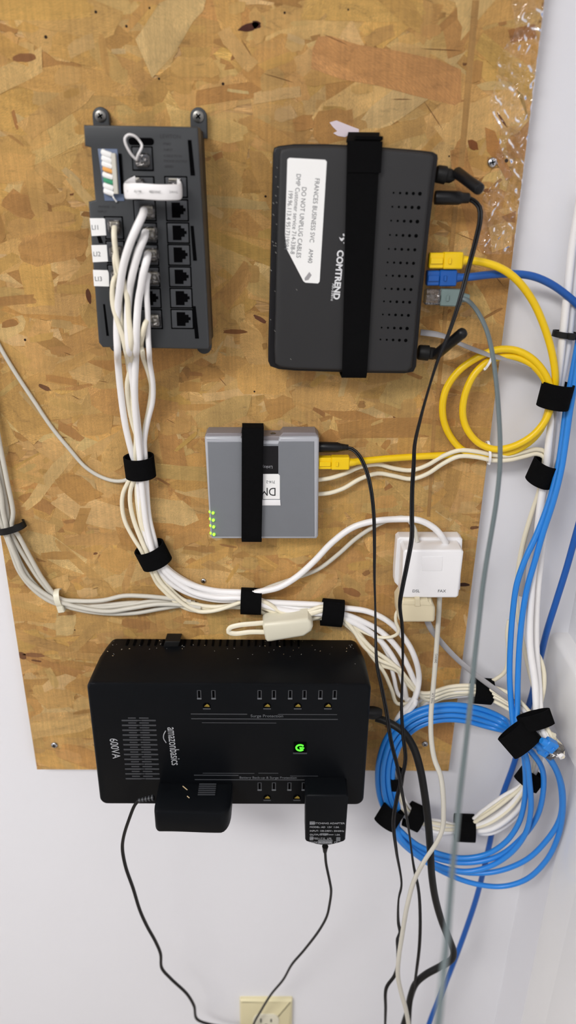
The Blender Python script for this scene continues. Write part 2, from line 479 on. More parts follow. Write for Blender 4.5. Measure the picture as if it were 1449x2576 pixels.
# ------------------------------------------------------------------ particle board with its flakes
def board():
    HB = 11.6
    a = P(93, 1938, HB); b = P(1129, 1938, HB)
    x0, x1, z0, z1 = a.x, b.x, (a.z+b.z)/2, P(700, 0, 12).z+260
    o = Vector((x0, 0, z0)); Wd, Hg = x1-x0, z1-z0
    mb = MB(); mb.box(0, Wd, 0, Hg, .3, 11.0, 'strand_wood')
    nbase = len(mb.f)
    cols = [(218, 172, 104)]*10+[(222, 180, 113)]*6+[(213, 165, 97)]*7+[(207, 157, 90)]*4+[(224, 186, 124)]*3+[(200, 149, 86)]*3+[(219, 172, 97)]*4
    face_col = [lin((190, 148, 92))]*nbase
    uvs = [[(0, 0)]*len(f) for f in mb.f]
    n = 5200
    i = 0
    while i < n:
        t = i/n
        L = rnd.uniform(26, 95); w = rnd.uniform(7, 27)
        if rnd.random() < .5: L *= .38; w *= .5
        x = rnd.uniform(-20, Wd+20); z = rnd.uniform(-20, Hg+20)
        q = rnd.random()
        ang = rnd.gauss(0, .38) if q < .72 else rnd.uniform(-1.57, 1.57)
        col = rnd.choice(cols)
        if rnd.random() < .012: col = (138, 92, 56); L = rnd.uniform(4, 12); w = rnd.uniform(1.5, 4)
        elif rnd.random() < .22: L = rnd.uniform(4, 18); w = rnd.uniform(1.5, 6); col = rnd.choice(((230, 194, 134), (196, 146, 86), (180, 130, 76), (224, 184, 116)))
        s = rnd.uniform(.965, 1.035); col = tuple(min(255, c*s*rnd.uniform(.985, 1.015)) for c in col)
        ca, sa = math.cos(ang), math.sin(ang)
        pts = []
        k1 = rnd.randint(2, 5)
        skew0, skew1 = rnd.uniform(-.5, .5), rnd.uniform(-.5, .5)
        t0, t1 = rnd.uniform(.35, 1), rnd.uniform(.35, 1)      # the ends narrow unevenly
        bow = rnd.uniform(-.12, .12)*w
        for j in range(k1):
            vv = (-w/2+w*j/(k1-1))*t0; pts.append((L/2+skew0*vv+rnd.uniform(-.08, .06)*L*.5, vv))
        for q_ in (.3, .1, -.12, -.32): pts.append((L*(q_+rnd.uniform(-.04, .04)), (w/2)*(1+rnd.uniform(-.10, .06))*(t0 if q_ == .3 and t0 > .6 else 1)*(t1 if q_ == -.32 and t1 > .6 else 1)+bow))
        for j in range(k1):
            vv = (w/2-w*j/(k1-1))*t1; pts.append((-L/2+skew1*vv+rnd.uniform(-.06, .08)*L*.5, vv))
        for q_ in (-.3, -.1, .12, .32): pts.append((L*(q_+rnd.uniform(-.04, .04)), (-w/2)*(1+rnd.uniform(-.10, .06))+bow))
        P2 = [(x+p*ca-q2*sa, z+p*sa+q2*ca) for p, q2 in pts]
        P2 = [(min(max(px, .15), Wd-.15), min(max(pz, .15), Hg-.15)) for px, pz in P2]
        if max(p[0] for p in P2)-min(p[0] for p in P2) < 1 or max(p[1] for p in P2)-min(p[1] for p in P2) < 1: i += 1; continue
        hh = 11.02+.5*t+rnd.uniform(0, .02)
        mb.add([(px, pz, hh) for px, pz in P2], [tuple(range(len(P2)))], 'strand_wood')
        face_col.append(lin(col))
        ou, ov = rnd.uniform(0, 9), rnd.uniform(0, 9)
        uvs.append([(ou+p*.001, ov+q2*.001) for p, q2 in pts])
        if rnd.random() < .42:      # shadow line at the flake's edge, painted as a darker sliver
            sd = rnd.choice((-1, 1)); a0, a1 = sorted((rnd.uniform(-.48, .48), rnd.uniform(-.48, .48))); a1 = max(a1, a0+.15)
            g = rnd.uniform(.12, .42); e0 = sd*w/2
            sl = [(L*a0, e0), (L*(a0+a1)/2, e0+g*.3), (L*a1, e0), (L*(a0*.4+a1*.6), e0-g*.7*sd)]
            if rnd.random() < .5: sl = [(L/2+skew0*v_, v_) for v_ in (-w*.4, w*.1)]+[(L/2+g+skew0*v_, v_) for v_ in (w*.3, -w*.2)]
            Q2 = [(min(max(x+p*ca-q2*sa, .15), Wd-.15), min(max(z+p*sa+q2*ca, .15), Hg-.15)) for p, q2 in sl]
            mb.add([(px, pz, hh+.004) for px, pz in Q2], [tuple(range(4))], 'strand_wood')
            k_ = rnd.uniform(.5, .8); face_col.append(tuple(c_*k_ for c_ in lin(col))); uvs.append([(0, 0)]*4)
        i += 1
    # marks the photo shows on the board: (px, py, length, width, angle, colour)
    for px, py, L, w, an, col in ((628, 68, 16, 5, 14, (88, 48, 36)), (645, 62, 5, 7, 80, (84, 46, 36)),
                                  (112, 975, 11, 4, -25, (132, 90, 60)), (223, 745, 4, 12, 5, (116, 72, 48)), (1165, 1471, 13, 4, 0, (84, 52, 36)),
                                  (885, 1490, 20, 8, -25, (176, 122, 72)), (1190, 365, 10, 6, -35, (150, 90, 44)), (655, 803, 12, 4, -28, (130, 84, 62)),
                                  (1262, 300, 14, 1.6, -48, (116, 66, 30)), (60, 145, 18, 6, 5, (158, 108, 66)), (1225, 480, 6, 3, 0, (150, 100, 60)),
                                  (85, 1648, 22, 5, -3, (166, 116, 74)), (55, 1650, 8, 10, 60, (130, 86, 54)), (590, 835, 20, 4, 0, (150, 100, 60)),
                                  ):
        q = P(px, py, 11.6)-o
        pts = []
        for j in range(14):
            a2 = 2*math.pi*j/14; k = rnd.uniform(.8, 1.1); pts.append((L/2*k*math.cos(a2), w/2*k*math.sin(a2)))
        a2 = math.radians(an); ca, sa = math.cos(a2), math.sin(a2)
        P2 = [(min(max(q.x+p*ca-r2*sa, .2), Wd-.2), q.z+p*sa+r2*ca) for p, r2 in pts]
        mb.add([(u_, v_, 11.56) for u_, v_ in P2], [tuple(range(14))], 'strand_wood'); face_col.append(lin(col)); uvs.append([(p*.001, r2*.001) for p, r2 in pts])
    # long reddish flake top centre and the upright stained line
    def poly(pp, col, h=11.555):
        P2 = [P(a_, b_, 11.6)-o for a_, b_ in pp]
        mb.add([(min(p.x, Wd-.2), p.z, h) for p in P2], [tuple(range(len(P2)))], 'strand_wood'); face_col.append(lin(col))
        uvs.append([(p.x*.001, p.z*.001) for p in P2])
    poly([(783, 172), (786, 125), (800, 92), (830, 90), (900, 112), (1000, 128), (1100, 150), (1160, 175), (1160, 255), (1145, 265), (1040, 240), (950, 215), (860, 200)], (208, 152, 94))
    poly([(1170, 165), (1200, 150), (1215, 155), (1210, 200), (1180, 215)], (196, 146, 84))
    poly([(1278, 75), (1345, 60), (1350, 95), (1285, 108)], (190, 132, 74))
    poly([(1220, 320), (1245, 330), (1270, 400), (1290, 440), (1275, 455), (1250, 410), (1225, 380)], (196, 138, 76))
    poly([(1262, 545), (1298, 530), (1296, 560), (1275, 558)], (188, 134, 80))
    for (ax, ay, bx, by, wd) in ((1197, 0, 1160, 420, 9), (1146, 520, 1100, 1010, 6), (1095, 1020, 1078, 1300, 5)):
        poly([(ax-wd, ay), (ax+wd, ay), (bx+wd*.8, by), (bx-wd*.8, by)], (192, 147, 87), 11.57)
    # nail holes
    for px, py, r in ((115, 93, 1.1), (241, 30, 1.0), (318, 66, .9), (376, 20, .7), (561, 211, 1.0), (1274, 404, 1.4), (716, 32, .8), (668, 494, .9), (400, 198, .8), (876, 24, .7), (1130, 393, .6), (63, 855, 1.0), (188, 1585, .7), (640, 985, .8)):
        q = P(px, py, 11.6)-o
        mb.add([(q.x+r*math.cos(a2), q.z+r*math.sin(a2), 11.58) for a2 in (2*math.pi*j/10 for j in range(10))], [tuple(range(10))], 'strand_wood'); face_col.append(lin((48, 28, 18))); uvs.append([(0, 0)]*10)
    # cracks: thin dark slivers
    for px, py, L, an in ((815, 400, 0, 0), (700, 196, 24, -14), (845, 100, 20, -20), (620, 120, 14, -55), (330, 1020, 9, 40), (1090, 290, 26, -50), (260, 960, 8, -10), (170, 890, 7, -20), (1220, 390, 0, 90), (560, 960, 10, -50), (520, 870, 16, -40), (190, 1000, 8, -30), (430, 1060, 9, -30), (160, 1100, 7, 0), (1010, 250, 16, 0), (1110, 125, 30, -2), (980, 900, 8, -40), (1180, 600, 22, -20), (1250, 700, 18, -45), (240, 1480, 7, 20)):
        if not L: continue
        q = P(px, py, 11.6)-o; a2 = math.radians(an); ca, sa = math.cos(a2), math.sin(a2)
        pp = [(-L/2, 0), (-L/6, .28), (L/4, .3), (L/2, 0), (L/5, -.2), (-L/4, -.22)]
        mb.add([(q.x+p*ca-r2*sa, q.z+p*sa+r2*ca, 11.59) for p, r2 in pp], [tuple(range(6))], 'strand_wood'); face_col.append(lin((140, 95, 56))); uvs.append([(0, 0)]*6)
    me = bpy.data.meshes.new('particle_board')
    me.from_pydata([(x*.001, -h*.001, z*.001) for x, z, h in mb.v], [], mb.f)
    me.materials.append(MATS['strand_wood'])
    ul = me.uv_layers.new(name='grain'); ca_ = me.color_attributes.new('flake', 'FLOAT_COLOR', 'CORNER')
    k = 0
    flat_uv = []; flat_c = []
    for f, uvl, c in zip(mb.f, uvs, face_col):
        for a_ in uvl: flat_uv += [a_[0], a_[1]]; flat_c += [c[0], c[1], c[2], 1]
    ul.data.foreach_set('uv', flat_uv); ca_.data.foreach_set('color', flat_c)
    me.update()
    ob = bpy.data.objects.new('particle_board', me); C.objects.link(ob); ob.location = o*.001
    tag(ob, 'large unpainted strand board screwed flat onto the white wall', 'board')
board()

# ------------------------------------------------------------------ screws in the board, scrap, film
def screw(px, py, r, label, h=11.6, m='steel', dome=True):
    mb = MB(); 
    prof = [(-3, r*.5), (0, r*.5), (0.0, r), (r*.25, r*.95), (r*.45, r*.75), (r*.55, r*.4), (r*.57, .01)] if dome else [(-2, r*.6), (0, r), (.8, r), (1.2, r*.8), (1.25, .01)]
    mb.lathe((0, 0, 0), (0, 0, 1), prof, m)
    t = r*.58 if dome else 1.3
    a = rnd.uniform(0, 1.5)
    for k in (0, 1):
        d = Vector((math.cos(a+k*math.pi/2), math.sin(a+k*math.pi/2), 0)); e = Vector((-d.y, d.x, 0))
        mb.ob(Vector((0, 0, t)), d*r*.5, e*r*.12, Vector((0, 0, .12)), 'dark_void')
    if label:
        o = mesh_obj('wood_screw', mb, loc=P(px, py, h)*.001); tag(o, label, 'screw', 'screws fixing the board')
        return o
    return mb
screw(1238, 409, 3.7, 'shiny screw beside the stubby antenna near the clear film')
screw(137, 1874, 3.6, 'shiny screw beside the lower corner of the big black battery box')
screw(512, 1461, 2.6, 'small screw just above the curved white cable bundle')
screw(1069, 1871, 3.4, 'dull screw seen inside the blue cable coil')
mb = MB()
q0 = P(865, 322, 11.6)
pp = [(829, 308), (846, 303), (866, 311), (884, 318), (903, 325), (902, 342), (880, 338), (868, 345), (850, 342), (838, 335), (848, 330), (836, 318)]
mb.pris([((P(a, b, 11.7)-q0).x, (P(a, b, 11.7)-q0).z) for a, b in pp], 0, .35, 'paper_scrap')
o = mesh_obj('paper_scrap', mb, loc=(q0.x*.001, -(11.62)*.001, q0.z*.001)); tag(o, 'torn pale paper scrap stuck on the board above the black strap', 'paper')

def film():
    a = P(1262, 640, 12.3); nx, nz = 52, 280
    pts = []; mb = MB()
    rr = random.Random(3)
    ph = [(rr.uniform(0, 6), rr.uniform(.15, .6), rr.uniform(-.4, .4)) for _ in range(9)]
    o = P(1320, 640, 12.3)
    zt = P(1340, -60, 12.3).z
    bx = P(1129, 1938, 11.6).x
    for j in range(nz+1):
        z = o.z+(zt-o.z)*j/nz
        wl = 25+5*math.sin(j*.045)+2*math.sin(j*.13)
        for i in range(nx+1):
            x = bx-wl*(1-i/nx)
            hh = .9
            for p_, fz, fx in ph: hh += .17*math.sin(p_+fz*(z-o.z)*1.5+fx*(x-bx)*3)
            hh += .8*abs(math.sin((z*.17+x*.10)+2*math.sin(z*.05+x*.12)))**4+.6*abs(math.sin(z*.23-x*.18+1.5*math.sin(x*.2+z*.04)))**5
            hh = max(.1, hh) if 0 < i < nx else .1
            pts.append((x-o.x, z-o.z, hh))
    ff = [(j*(nx+1)+i, j*(nx+1)+i+1, (j+1)*(nx+1)+i+1, (j+1)*(nx+1)+i) for j in range(nz) for i in range(nx)]
    mb.add(pts, ff, 'clear_film')
    ob = mesh_obj('plastic_film', mb, loc=o*.001, smooth=60)
    tag(ob, 'crinkled clear plastic film taped along the board edge', 'plastic film')
film()

# ------------------------------------------------------------------ black patch panel
def patch_panel():
    HF = 50
    T = Frame('patch_panel', 'black telephone patch panel with rows of jacks on the board', 'patch panel', 368, 900, 11.6)
    L = lambda a, b, h=HF: T.L(a, b, h)
    h = T.H
    mb = MB()
    out = [L(*p) for p in ((210, 314), (498, 319), (503, 420), (516, 640), (527, 872), (524, 879), (258, 874), (248, 862), (222, 507), (239, 503), (228, 371), (213, 367))]
    mb.pris(out, h(30), h(HF), 'panel_plastic', bev=1.2)
    T.part('front_cover', mb)
    mb = MB()
    o2 = [L(*p) for p in ((216, 318), (499, 322), (526, 868), (262, 868), (232, 500), (244, 495), (234, 378), (219, 374))]
    mb.pris(o2, h(12), h(30.5), 'panel_side')
    T.part('housing', mb)
    # screw tabs
    def tabp(cx, cy, d, sc=True):
        mb = MB(); x, z = T.L(cx, cy, 17)
        r = 6.0
        pts = [(x-r, z-d*14), (x+r, z-d*14)] + [(x+r*math.cos(a), z+d*r*math.sin(a)) for a in [math.pi*j/12 for j in range(13)]]
        mb.pris(pts, h(12), h(17), 'panel_plastic', bev=.8)
        p = T.part('mounting_tab', mb)
        if sc:
            s2 = screw(0, 0, 4.0, None, dome=False, m='dark_steel')
            s2.v = [(a+x, b+z, c+h(17)) for a, b, c in s2.v]
            T.part('screw', s2, parent=p)
    tabp(253, 292, 1); tabp(499, 293, 1); tabp(513, 872, -1, False); tabp(293, 868, -1, False)
    # slots
    for x0, y0, x1, y1 in ((472, 352, 489, 442), (479, 568, 494, 656), (484, 770, 499, 852), (259, 765, 273, 845), (243, 592, 258, 612)):
        mb = MB(); xa, za = L(x0, y0); xb, zb = L(x1, y1)
        sk = (xb-xa)*.15
        mb.pris([(xa, za), (xb-sk*2, za), (xb+sk, zb), (xa+sk*2, zb)], h(HF)-.5, h(HF)+.12, 'dark_void')
        T.part('slot', mb)
    # oval opening at top
    mb = MB(); xa, za = L(322, 346); xb, zb = L(388, 366); r = (za-zb)/2
    mb.pris(rrect(xa, xb, zb, za, r*.95), h(HF)-.4, h(HF)+.12, 'dark_void'); T.part('oval_opening', mb)
    # jacks
    def jack(x0, y0, x1, y1, plugged=False, skew=0, name='jack'):
        mb = MB(); xa, za = L(x0, y0); xb, zb = L(x1, y1)
        mb.box(xa-.9, xb+.9, zb-.9, za+.9, h(HF)-.4, h(HF)+.1, 'dark_void', rc=.4)
        mb.box(xa, xb, zb, za, h(HF)-.4, h(HF)+.9, 'jack_plastic', rc=.5, bev=.4)
        w = xb-xa; g = za-zb
        if not plugged:
            mb.pris([(xa+w*.24, zb+g*.12), (xa+w*.66, zb+g*.12), (xa+w*.66, zb+g*.3), (xa+w*.82, zb+g*.3), (xa+w*.82, zb+g*.45), (xa+w*.92, zb+g*.45),
                     (xa+w*.92, zb+g*.62), (xa+w*.82, zb+g*.62), (xa+w*.82, zb+g*.76), (xa+w*.66, zb+g*.76), (xa+w*.66, zb+g*.9), (xa+w*.24, zb+g*.9)], h(HF)+.4, h(HF)+1.0, 'dark_void')
        return T.part(name, mb)
    rows = [(446, 497), (504, 556), (562, 612), (617, 668), (673, 722), (727, 775), (780, 827)]
    jk = {}
    for i, (a, b) in enumerate(rows):
        dx = i*2.6
        jk['m', i] = jack(334+dx+i*.6, a, 388+dx+i*.6, b-2, plugged=i not in (5,))
        jk['r', i] = jack(416+dx, a, 470+dx*.98, b-2, plugged=(i == 0))
    for i, (a, b) in enumerate(((547, 600), (608, 660), (668, 722))):
        jk['l', i] = jack(264+i*4, a, 310+i*4, b, plugged=True)
    jk['top'] = jack(333, 371, 384, 427, plugged=True)
    # plugs standing in the jacks
    def plug(key, px, py, m='clear_plug', s=1.0):
        mb = MB(); x, z = L(px, py, HF+3)
        mb.ob((x, z, h(HF)+2.2), (5.6*s, 0, 0), (0, 5.0*s, 0), (0, 0, 3.0), 'clear_plug', 1.2)
        mb.ob((x+1.5, z-.5, h(HF)+4.4), (2.4*s, 0, 0), (0, 3.0*s, 0), (0, 0, 1.4), 'clear_plug', .8)
        mb.ob((x, z+1.2, h(HF)+1.6), (3.6*s, 0, 0), (0, 2.6*s, 0), (0, 0, 2.4), m, .4)
        T.part('plug', mb, parent=jk[key], label='clear plug')
    for i, (x, y) in ((1, (371, 533)), (2, (377, 588)), (3, (381, 642)), (4, (384, 698)), (6, (386, 806))): plug(('m', i), x, y, 'cream_cable', .95)
    for i, (x, y) in ((0, (288, 570)), (1, (292, 634)), (2, (296, 694))): plug(('l', i), x, y, 'cream_cable', .85)
    plug('top', 358, 403, 'keystone_blue', .9)
    # punch-down insert with coloured wires
    mb = MB(); xa, za = L(246, 374); xb, zb = L(310, 506)
    mb.pris([(xa, za), (xb-1.5, za), (xb+1.0, zb), (xa+2, zb)], h(HF)-3, h(HF)+.6, 'keystone_blue', bev=.4)
    ins = T.part('wiring_insert', mb, label='slate blue insert')
    mb = MB(); xa, za = L(281, 386); xb, zb = L(294, 488)
    mb.ob(((xa+xb)/2+1, (za+zb)/2, h(HF)+2.4), (1.6, 0, 0), (0, (za-zb)/2, 0), (0, 0, 2.0), 'dusty_cable', .3)
    xa2, _ = L(294, 386); mb.box(xa2+1, xa2+3.2, zb, za, h(HF)+.5, h(HF)+.8, 'dark_void')
    T.part('terminal_bar', mb, parent=ins)
    ys = [384, 399, 413, 425, 440, 453, 467, 481]
    for k, y in enumerate(ys):
        mb = MB(); x, z = L(269+k*.9, y+3)
        m = 'wire_orange' if k == 3 else 'wire_green' if k == 5 else 'paper_label'
        mb.tube([(x-2.2, z+1.3, h(HF)+.6), (x-2.0, z+.7, h(HF)+2.4), (x+.4, z, h(HF)+3.2), (x+3.4, z-1.0, h(HF)+2.6)], 1.9 if m == 'paper_label' else 1.5, m, n=8)
        T.part('terminal_wire', mb, parent=ins, label={'wire_orange': 'orange wire', 'wire_green': 'green wire'}.get(m))
    mb = MB(); x, z = L(284, 490); mb.tube([(x, z, h(HF)+2), (x+1, z-2, h(HF)+3), (x+2.4, z-4.5, h(HF)+1)], .6, 'paper_label', n=6); T.part('loose_wire', mb, parent=ins)
    # white wire loop from the top jack
    mb = MB()
    S = [(345, 404), (330, 388), (316, 362), (314, 348), (322, 339), (338, 342), (352, 356), (357, 366), (354, 376), (346, 392), (344, 404)]
    hs = [54, 58, 62, 63, 63, 61, 58, 58, 60, 58, 54]
    pts = [(*T.L(a, b, q), h(q)) for (a, b), q in zip(S, hs)]
    mb.tube(spline(pts, 1.2), .85, 'white_cable', n=8); T.part('wire_loop', mb)
    # flat jumper across the first pair of jacks
    mb = MB()
    pts = [(340, 462, 54), (322, 472, 58), (315, 480, 63), (322, 481, 68), (350, 481, 71), (400, 484, 72), (430, 484, 70), (450, 483, 66), (455, 478, 60), (448, 468, 54)]
    S = spline([(*T.L(a, b, q), h(q)) for a, b, q in pts], 1.5)
    mb.tube(S, 4.9, 'white_cable', n=14, rh=1.1, flat_dir=(0, -.05, 1))
    # wide face upright: rebuild with width along z
    mb = MB(); vs = []; ff = []
    n = 12
    for i, p in enumerate(S):
        t = (S[min(i+1, len(S)-1)]-S[max(i-1, 0)]).normalized(); up_ = Vector((0, 1, 0)); nn = t.cross(up_).normalized()
        for j in range(n):
            a = 2*math.pi*j/n; ca, sa = math.cos(a), math.sin(a)
            sx = (abs(sa)**.5)*(1 if sa > 0 else -1)
            vs.append(tuple(p+up_*5.0*sx+nn*1.0*ca))
    for k in range(len(S)-1):
        for i in range(n): ff.append((k*n+i, k*n+(i+1) % n, (k+1)*n+(i+1) % n, (k+1)*n+i))
    ff.append(tuple(range(n))); ff.append(tuple((len(S)-1)*n+i for i in range(n)))
    mb.add(vs, ff, 'white_cable'); jp = T.part('jumper_strap', mb, label='flat white jumper')
    for body, px in (('1', 319), ('AJ198', 337), ('483/VNC', 375), ('24WG', 426)):
        T.text('print', body, px, 481+(px-319)*.02, 74, 2.1, 2, 'print_faint', parent=jp, depth=.02)
    for (px, py) in ((345, 460), (440, 462)):
        mb = MB(); x, z = L(px, py, HF+2); mb.ob((x, z, h(HF)+2), (4.6, 0, 0), (0, 3.0, 0), (0, 0, 2.8), 'clear_plug', .5)
        mb.ob((x-1, z+2.4, h(HF)+3), (3.0, 0, 0), (0, .9, 0), (0, 0, 1.6), 'dusty_cable', .3); T.part('plug', mb, label='clear plug')
    # stickers
    for body, q in (('LI1', ((225, 549), (261, 549), (267, 556), (268, 592), (230, 594))), ('LI2', ((229, 617), (268, 616), (271, 623), (272, 658), (233, 660))), ('LI3', ((233, 679), (270, 680), (273, 687), (274, 721), (236, 720)))):
        mb = MB(); mb.pris([T.L(a, b, 51) for a, b in q], h(HF), h(HF)+.35, 'paper_label'); st = T.part('sticker', mb, label='white sticker')
        cx = q[0][0]+6; T.text('print', body, cx-1, (q[0][1]+q[3][1])/2+2, 50.35, 4.6, 0, 'print_grey', parent=st, depth=.02)
    # faint embossing
    for body, px, py, sz in (('LEVITON', 402, 343, 3.6), ('47603', 410, 362, 2.2), ('INPUT', 412, 377, 2.2), ('CABLE TV IN', 412, 392, 2.2), ('PHONE OUTPUT', 412, 405, 2.2), ('SERIES', 414, 419, 2.2), ('PHONE   IN', 248, 520, 2.3), ('INPUT', 246, 532, 2.3)):
        T.text('print', body, px, py, HF, sz, 1, 'print_faint', depth=.02)
patch_panel()

# ------------------------------------------------------------------ black modem with strap
def modem():
    HF = 44
    T = Frame('modem', 'black slab modem with white sticker strapped to the board', 'modem', 880, 960, 11.6, ang=1.5)
    L = lambda a, b, h=HF: T.L(a, b, h); h = T.H
    outl = [(686, 385), (689, 371), (700, 366), (740, 361), (820, 361), (930, 366), (1060, 377), (1092, 381), (1104, 388), (1105, 398), (1085, 560), (1065, 740), (1053, 880), (1050, 925), (1043, 939), (1020, 943), (930, 942), (830, 939), (740, 936), (700, 932), (680, 925), (674, 912), (674, 880), (680, 640)]
    pts = [L(*p) for p in outl]
    mb = MB(); mb.pris(pts, h(16), h(HF-4), 'router_rim', bev=1.5)
    T.part('case_back', mb)
    cx = sum(p[0] for p in pts)/len(pts); cz = sum(p[1] for p in pts)/len(pts)
    mb = MB()
    inn = [(702, 385), (707, 374), (730, 368), (820, 367), (930, 371), (1060, 382), (1086, 387), (1092, 396), (1073, 560), (1054, 740), (1042, 880), (1037, 925), (1025, 936), (930, 936), (830, 932), (740, 929), (705, 925), (692, 915), (690, 880), (695, 640)]
    mb.pris([L(*p) for p in inn], h(30), h(HF), 'router_plastic', bev=2.5, seg=4)
    T.part('case_front', mb)
    # vents
    mb = MB()
    ys = [485, 520, 555, 591, 626, 660, 693, 726, 758, 791, 824, 854]
    for i, y in enumerate(ys):
        x0 = 990-i*3.0
        for j in range(5):
            px = x0+j*(16.6-.06*i); r = (.7, .85, 1.05, 1.15, 1.35)[j]*(1 if not (4 <= i <= 9 and j >= 3) else .85)
            x, z = L(px, y+j*.6)
            mb.lathe((x, z, h(HF)-.2), (0, 0, 1), [(0, r), (.28, r), (.3, r*.98)], 'dark_void', n=12)
    T.part('vent_holes', mb)
    # sticker
    mb = MB(); q = [(728, 397), (818, 402), (822, 407), (804, 708), (800, 713), (768, 711), (763, 707), (721, 626), (717, 590), (723, 401)]
    mb.pris([L(*p) for p in q], h(HF)-.1, h(HF)+.3, 'paper_label'); st = T.part('sticker', mb, label='clipped white sticker')
    rot = 93-1.5
    for body, px, py, sz in (('FRANCES BUSINESS SVC    AM40', 798, 448, 4.7), ('DO NOT UNPLUG CABLES', 765, 470, 4.7), ('DMP Customer service 714-338-8', 751, 437, 4.5), ('199.96.113.4 9517319094', 731, 478, 4.5)):
        T.text('print', body, px, py, HF+.25, sz, rot+1, 'print_grey', parent=st, depth=.02, sx=.86)
    # clip of dirt on the sticker is part of its print
    mb = MB(); mb.pris([L(*p) for p in ((778, 684), (784, 692), (776, 704), (767, 706), (766, 700))], h(HF)+.3, h(HF)+.36, 'flat_grey_cable'); T.part('smudge', mb, parent=st)
    T.text('logo', 'COMTREND', 856, 629, HF, 6.5, rot, 'print_white', bold=.24, sx=.98)
    T.text('print', 'AR-5381u', 839, 713, HF, 3.1, rot, 'print_white')
    mb = MB()
    for q in (((853, 596), (859, 600), (865, 597), (866, 601), (860, 607), (856, 604)), ((862, 588), (866, 588), (867, 594), (863, 594)), ((863, 609), (866, 610), (865, 614))):
        mb.pris([L(*p) for p in q], h(HF), h(HF)+.15, 'print_white')
    T.part('emblem', mb)
    # a few dust flecks along the rim
    mb = MB(); r2 = random.Random(11)
    for _ in range(22):
        px = r2.choice((r2.uniform(680, 700), r2.uniform(690, 760))); py = r2.uniform(400, 920)
        if px > 700 and py < 720: px = 694
        x, z = L(px, py, 41); x2, z2 = L(px, py); top = px > 704
        s_ = r2.uniform(.3, .8); mb.ob((x if not top else x2, z, h(40.2 if px < 692 else HF+.05 if top else 43.0)), (s_*.7, -s_*.7, 0), (.1, .1, 0), (0, 0, .12), 'pale_dust')
    o = T.part('dust', mb); o['kind'] = 'stuff'
    # antennas
    for (b0, b1, t0, t1, hh) in (((1097, 437), (1140, 444), (1150, 435), (1209, 478), 30), ((1052, 886), (1098, 890), (1096, 893), (1168, 834), 28)):
        A = Vector((*T.L(*b0, hh), h(hh))); B = Vector((*T.L(*b1, hh), h(hh))); Cc = Vector((*T.L(*t0, hh+2), h(hh+2))); E = Vector((*T.L(*t1, hh+26), h(hh+26)))
        d = (B-A).normalized(); Lg = (B-A).length
        mb = MB(); mb.lathe(A, d, [(0, 5.4), (1, 6.0), (Lg*.55, 6.2), (Lg*.6, 5.0), (Lg*.85, 4.9), (Lg, 3.8), (Lg+1.5, 2.5)], 'black_matte', n=16)
        an = T.part('antenna_base', mb)
        d2 = E-Cc; L2 = d2.length
        mb = MB(); mb.lathe(Cc, d2, [(-2, 2.5), (-1, 3.6), (0, 4.2), (L2*.5, 4.0), (L2*.92, 4.3), (L2*.97, 3.9), (L2, 2.8), (L2+1.4, .5)], 'black_rubber', n=18)
        T.part('antenna', mb, parent=an)
    # DC jack barrel collar
    return T
TM = modem()

def strap(name, label, top, bot, w_top, w_bot, hf, tl=0, under=3.5, lean=0):
    """strap over a device: photo centre points at top and bottom edge of the device face"""
    o = P(top[0], top[1], 11.6); mb = MB()
    def Z(px, py, h): return xzh(P(px, py, h), o)
    a = Z(top[0], top[1], hf); b = Z(bot[0], bot[1], hf)
    path = [(Z(top[0], top[1], 12.2)+Vector((0, 9, 0)), w_top), (a+Vector((0, 3.6, -(hf-20)*.35)), w_top), (a+Vector((0, 2.2, -1)), w_top), (a+Vector((0, -2.5, 1.6)), w_top), ]
    for t in (.1, .25, .4, .55, .7, .85, .95): path.append((a.lerp(b, t)+Vector((0, 0, 1.7)), w_top+(w_bot-w_top)*t))
    path += [(b+Vector((0, 1.5, 1.6)), w_bot), (b+Vector((0, -2.0, -1.0)), w_bot), (b+Vector((0, -3.2, -(hf-16))), w_bot)]
    vs = []; ff = []
    for (p, w), k in zip(path, range(len(path))):
        nx = path[min(k+1, len(path)-1)][0]-path[max(k-1, 0)][0]
        nn = Vector((1, 0, 0)).cross(nx).normalized()
        if nn.z < 0 and k > 1: nn = -nn
        for s_, d in ((-1, 0), (1, 0), (1, 1), (-1, 1)): vs.append(tuple(p+Vector((s_*w/2, 0, 0))+nn*(1.2*d)))
    for k in range(len(path)-1):
        for j in range(4): ff.append((k*4+j, k*4+(j+1) % 4, (k+1)*4+(j+1) % 4, (k+1)*4+j))
    ff += [(3, 2, 1, 0), tuple((len(path)-1)*4+j for j in range(4))]
    mb.add(vs, ff, 'velcro')
    if tl:   # second layer: overlapping end
        p = a.lerp(b, .02)+Vector((lean, 0, 3.2)); mb.ob(p+Vector((1, -4, .0)), (w_top*.52, 0, 0), (0, 10, 0), (0, 0, .5), 'velcro', .2)
        mb.ob(Z(top[0], top[1], hf-8)+Vector((3, 4.5, 0)), (w_top*.42, 0, 0), (0, 1.2, 0), (0, 0, 9), 'velcro', .2)
    ob = mesh_obj(name, mb, loc=o*.001, smooth=40)
    tag(ob, label, 'strap')
strap('hook_and_loop_strap', 'wide black hook and loop strap wrapped over the modem', (914, 367), (891, 941), 23.0, 19.5, 44, tl=1)
strap('hook_and_loop_strap', 'black hook and loop strap wrapped over the small grey adapter', (636, 1090), (633, 1356), 18.0, 17.5, 33)

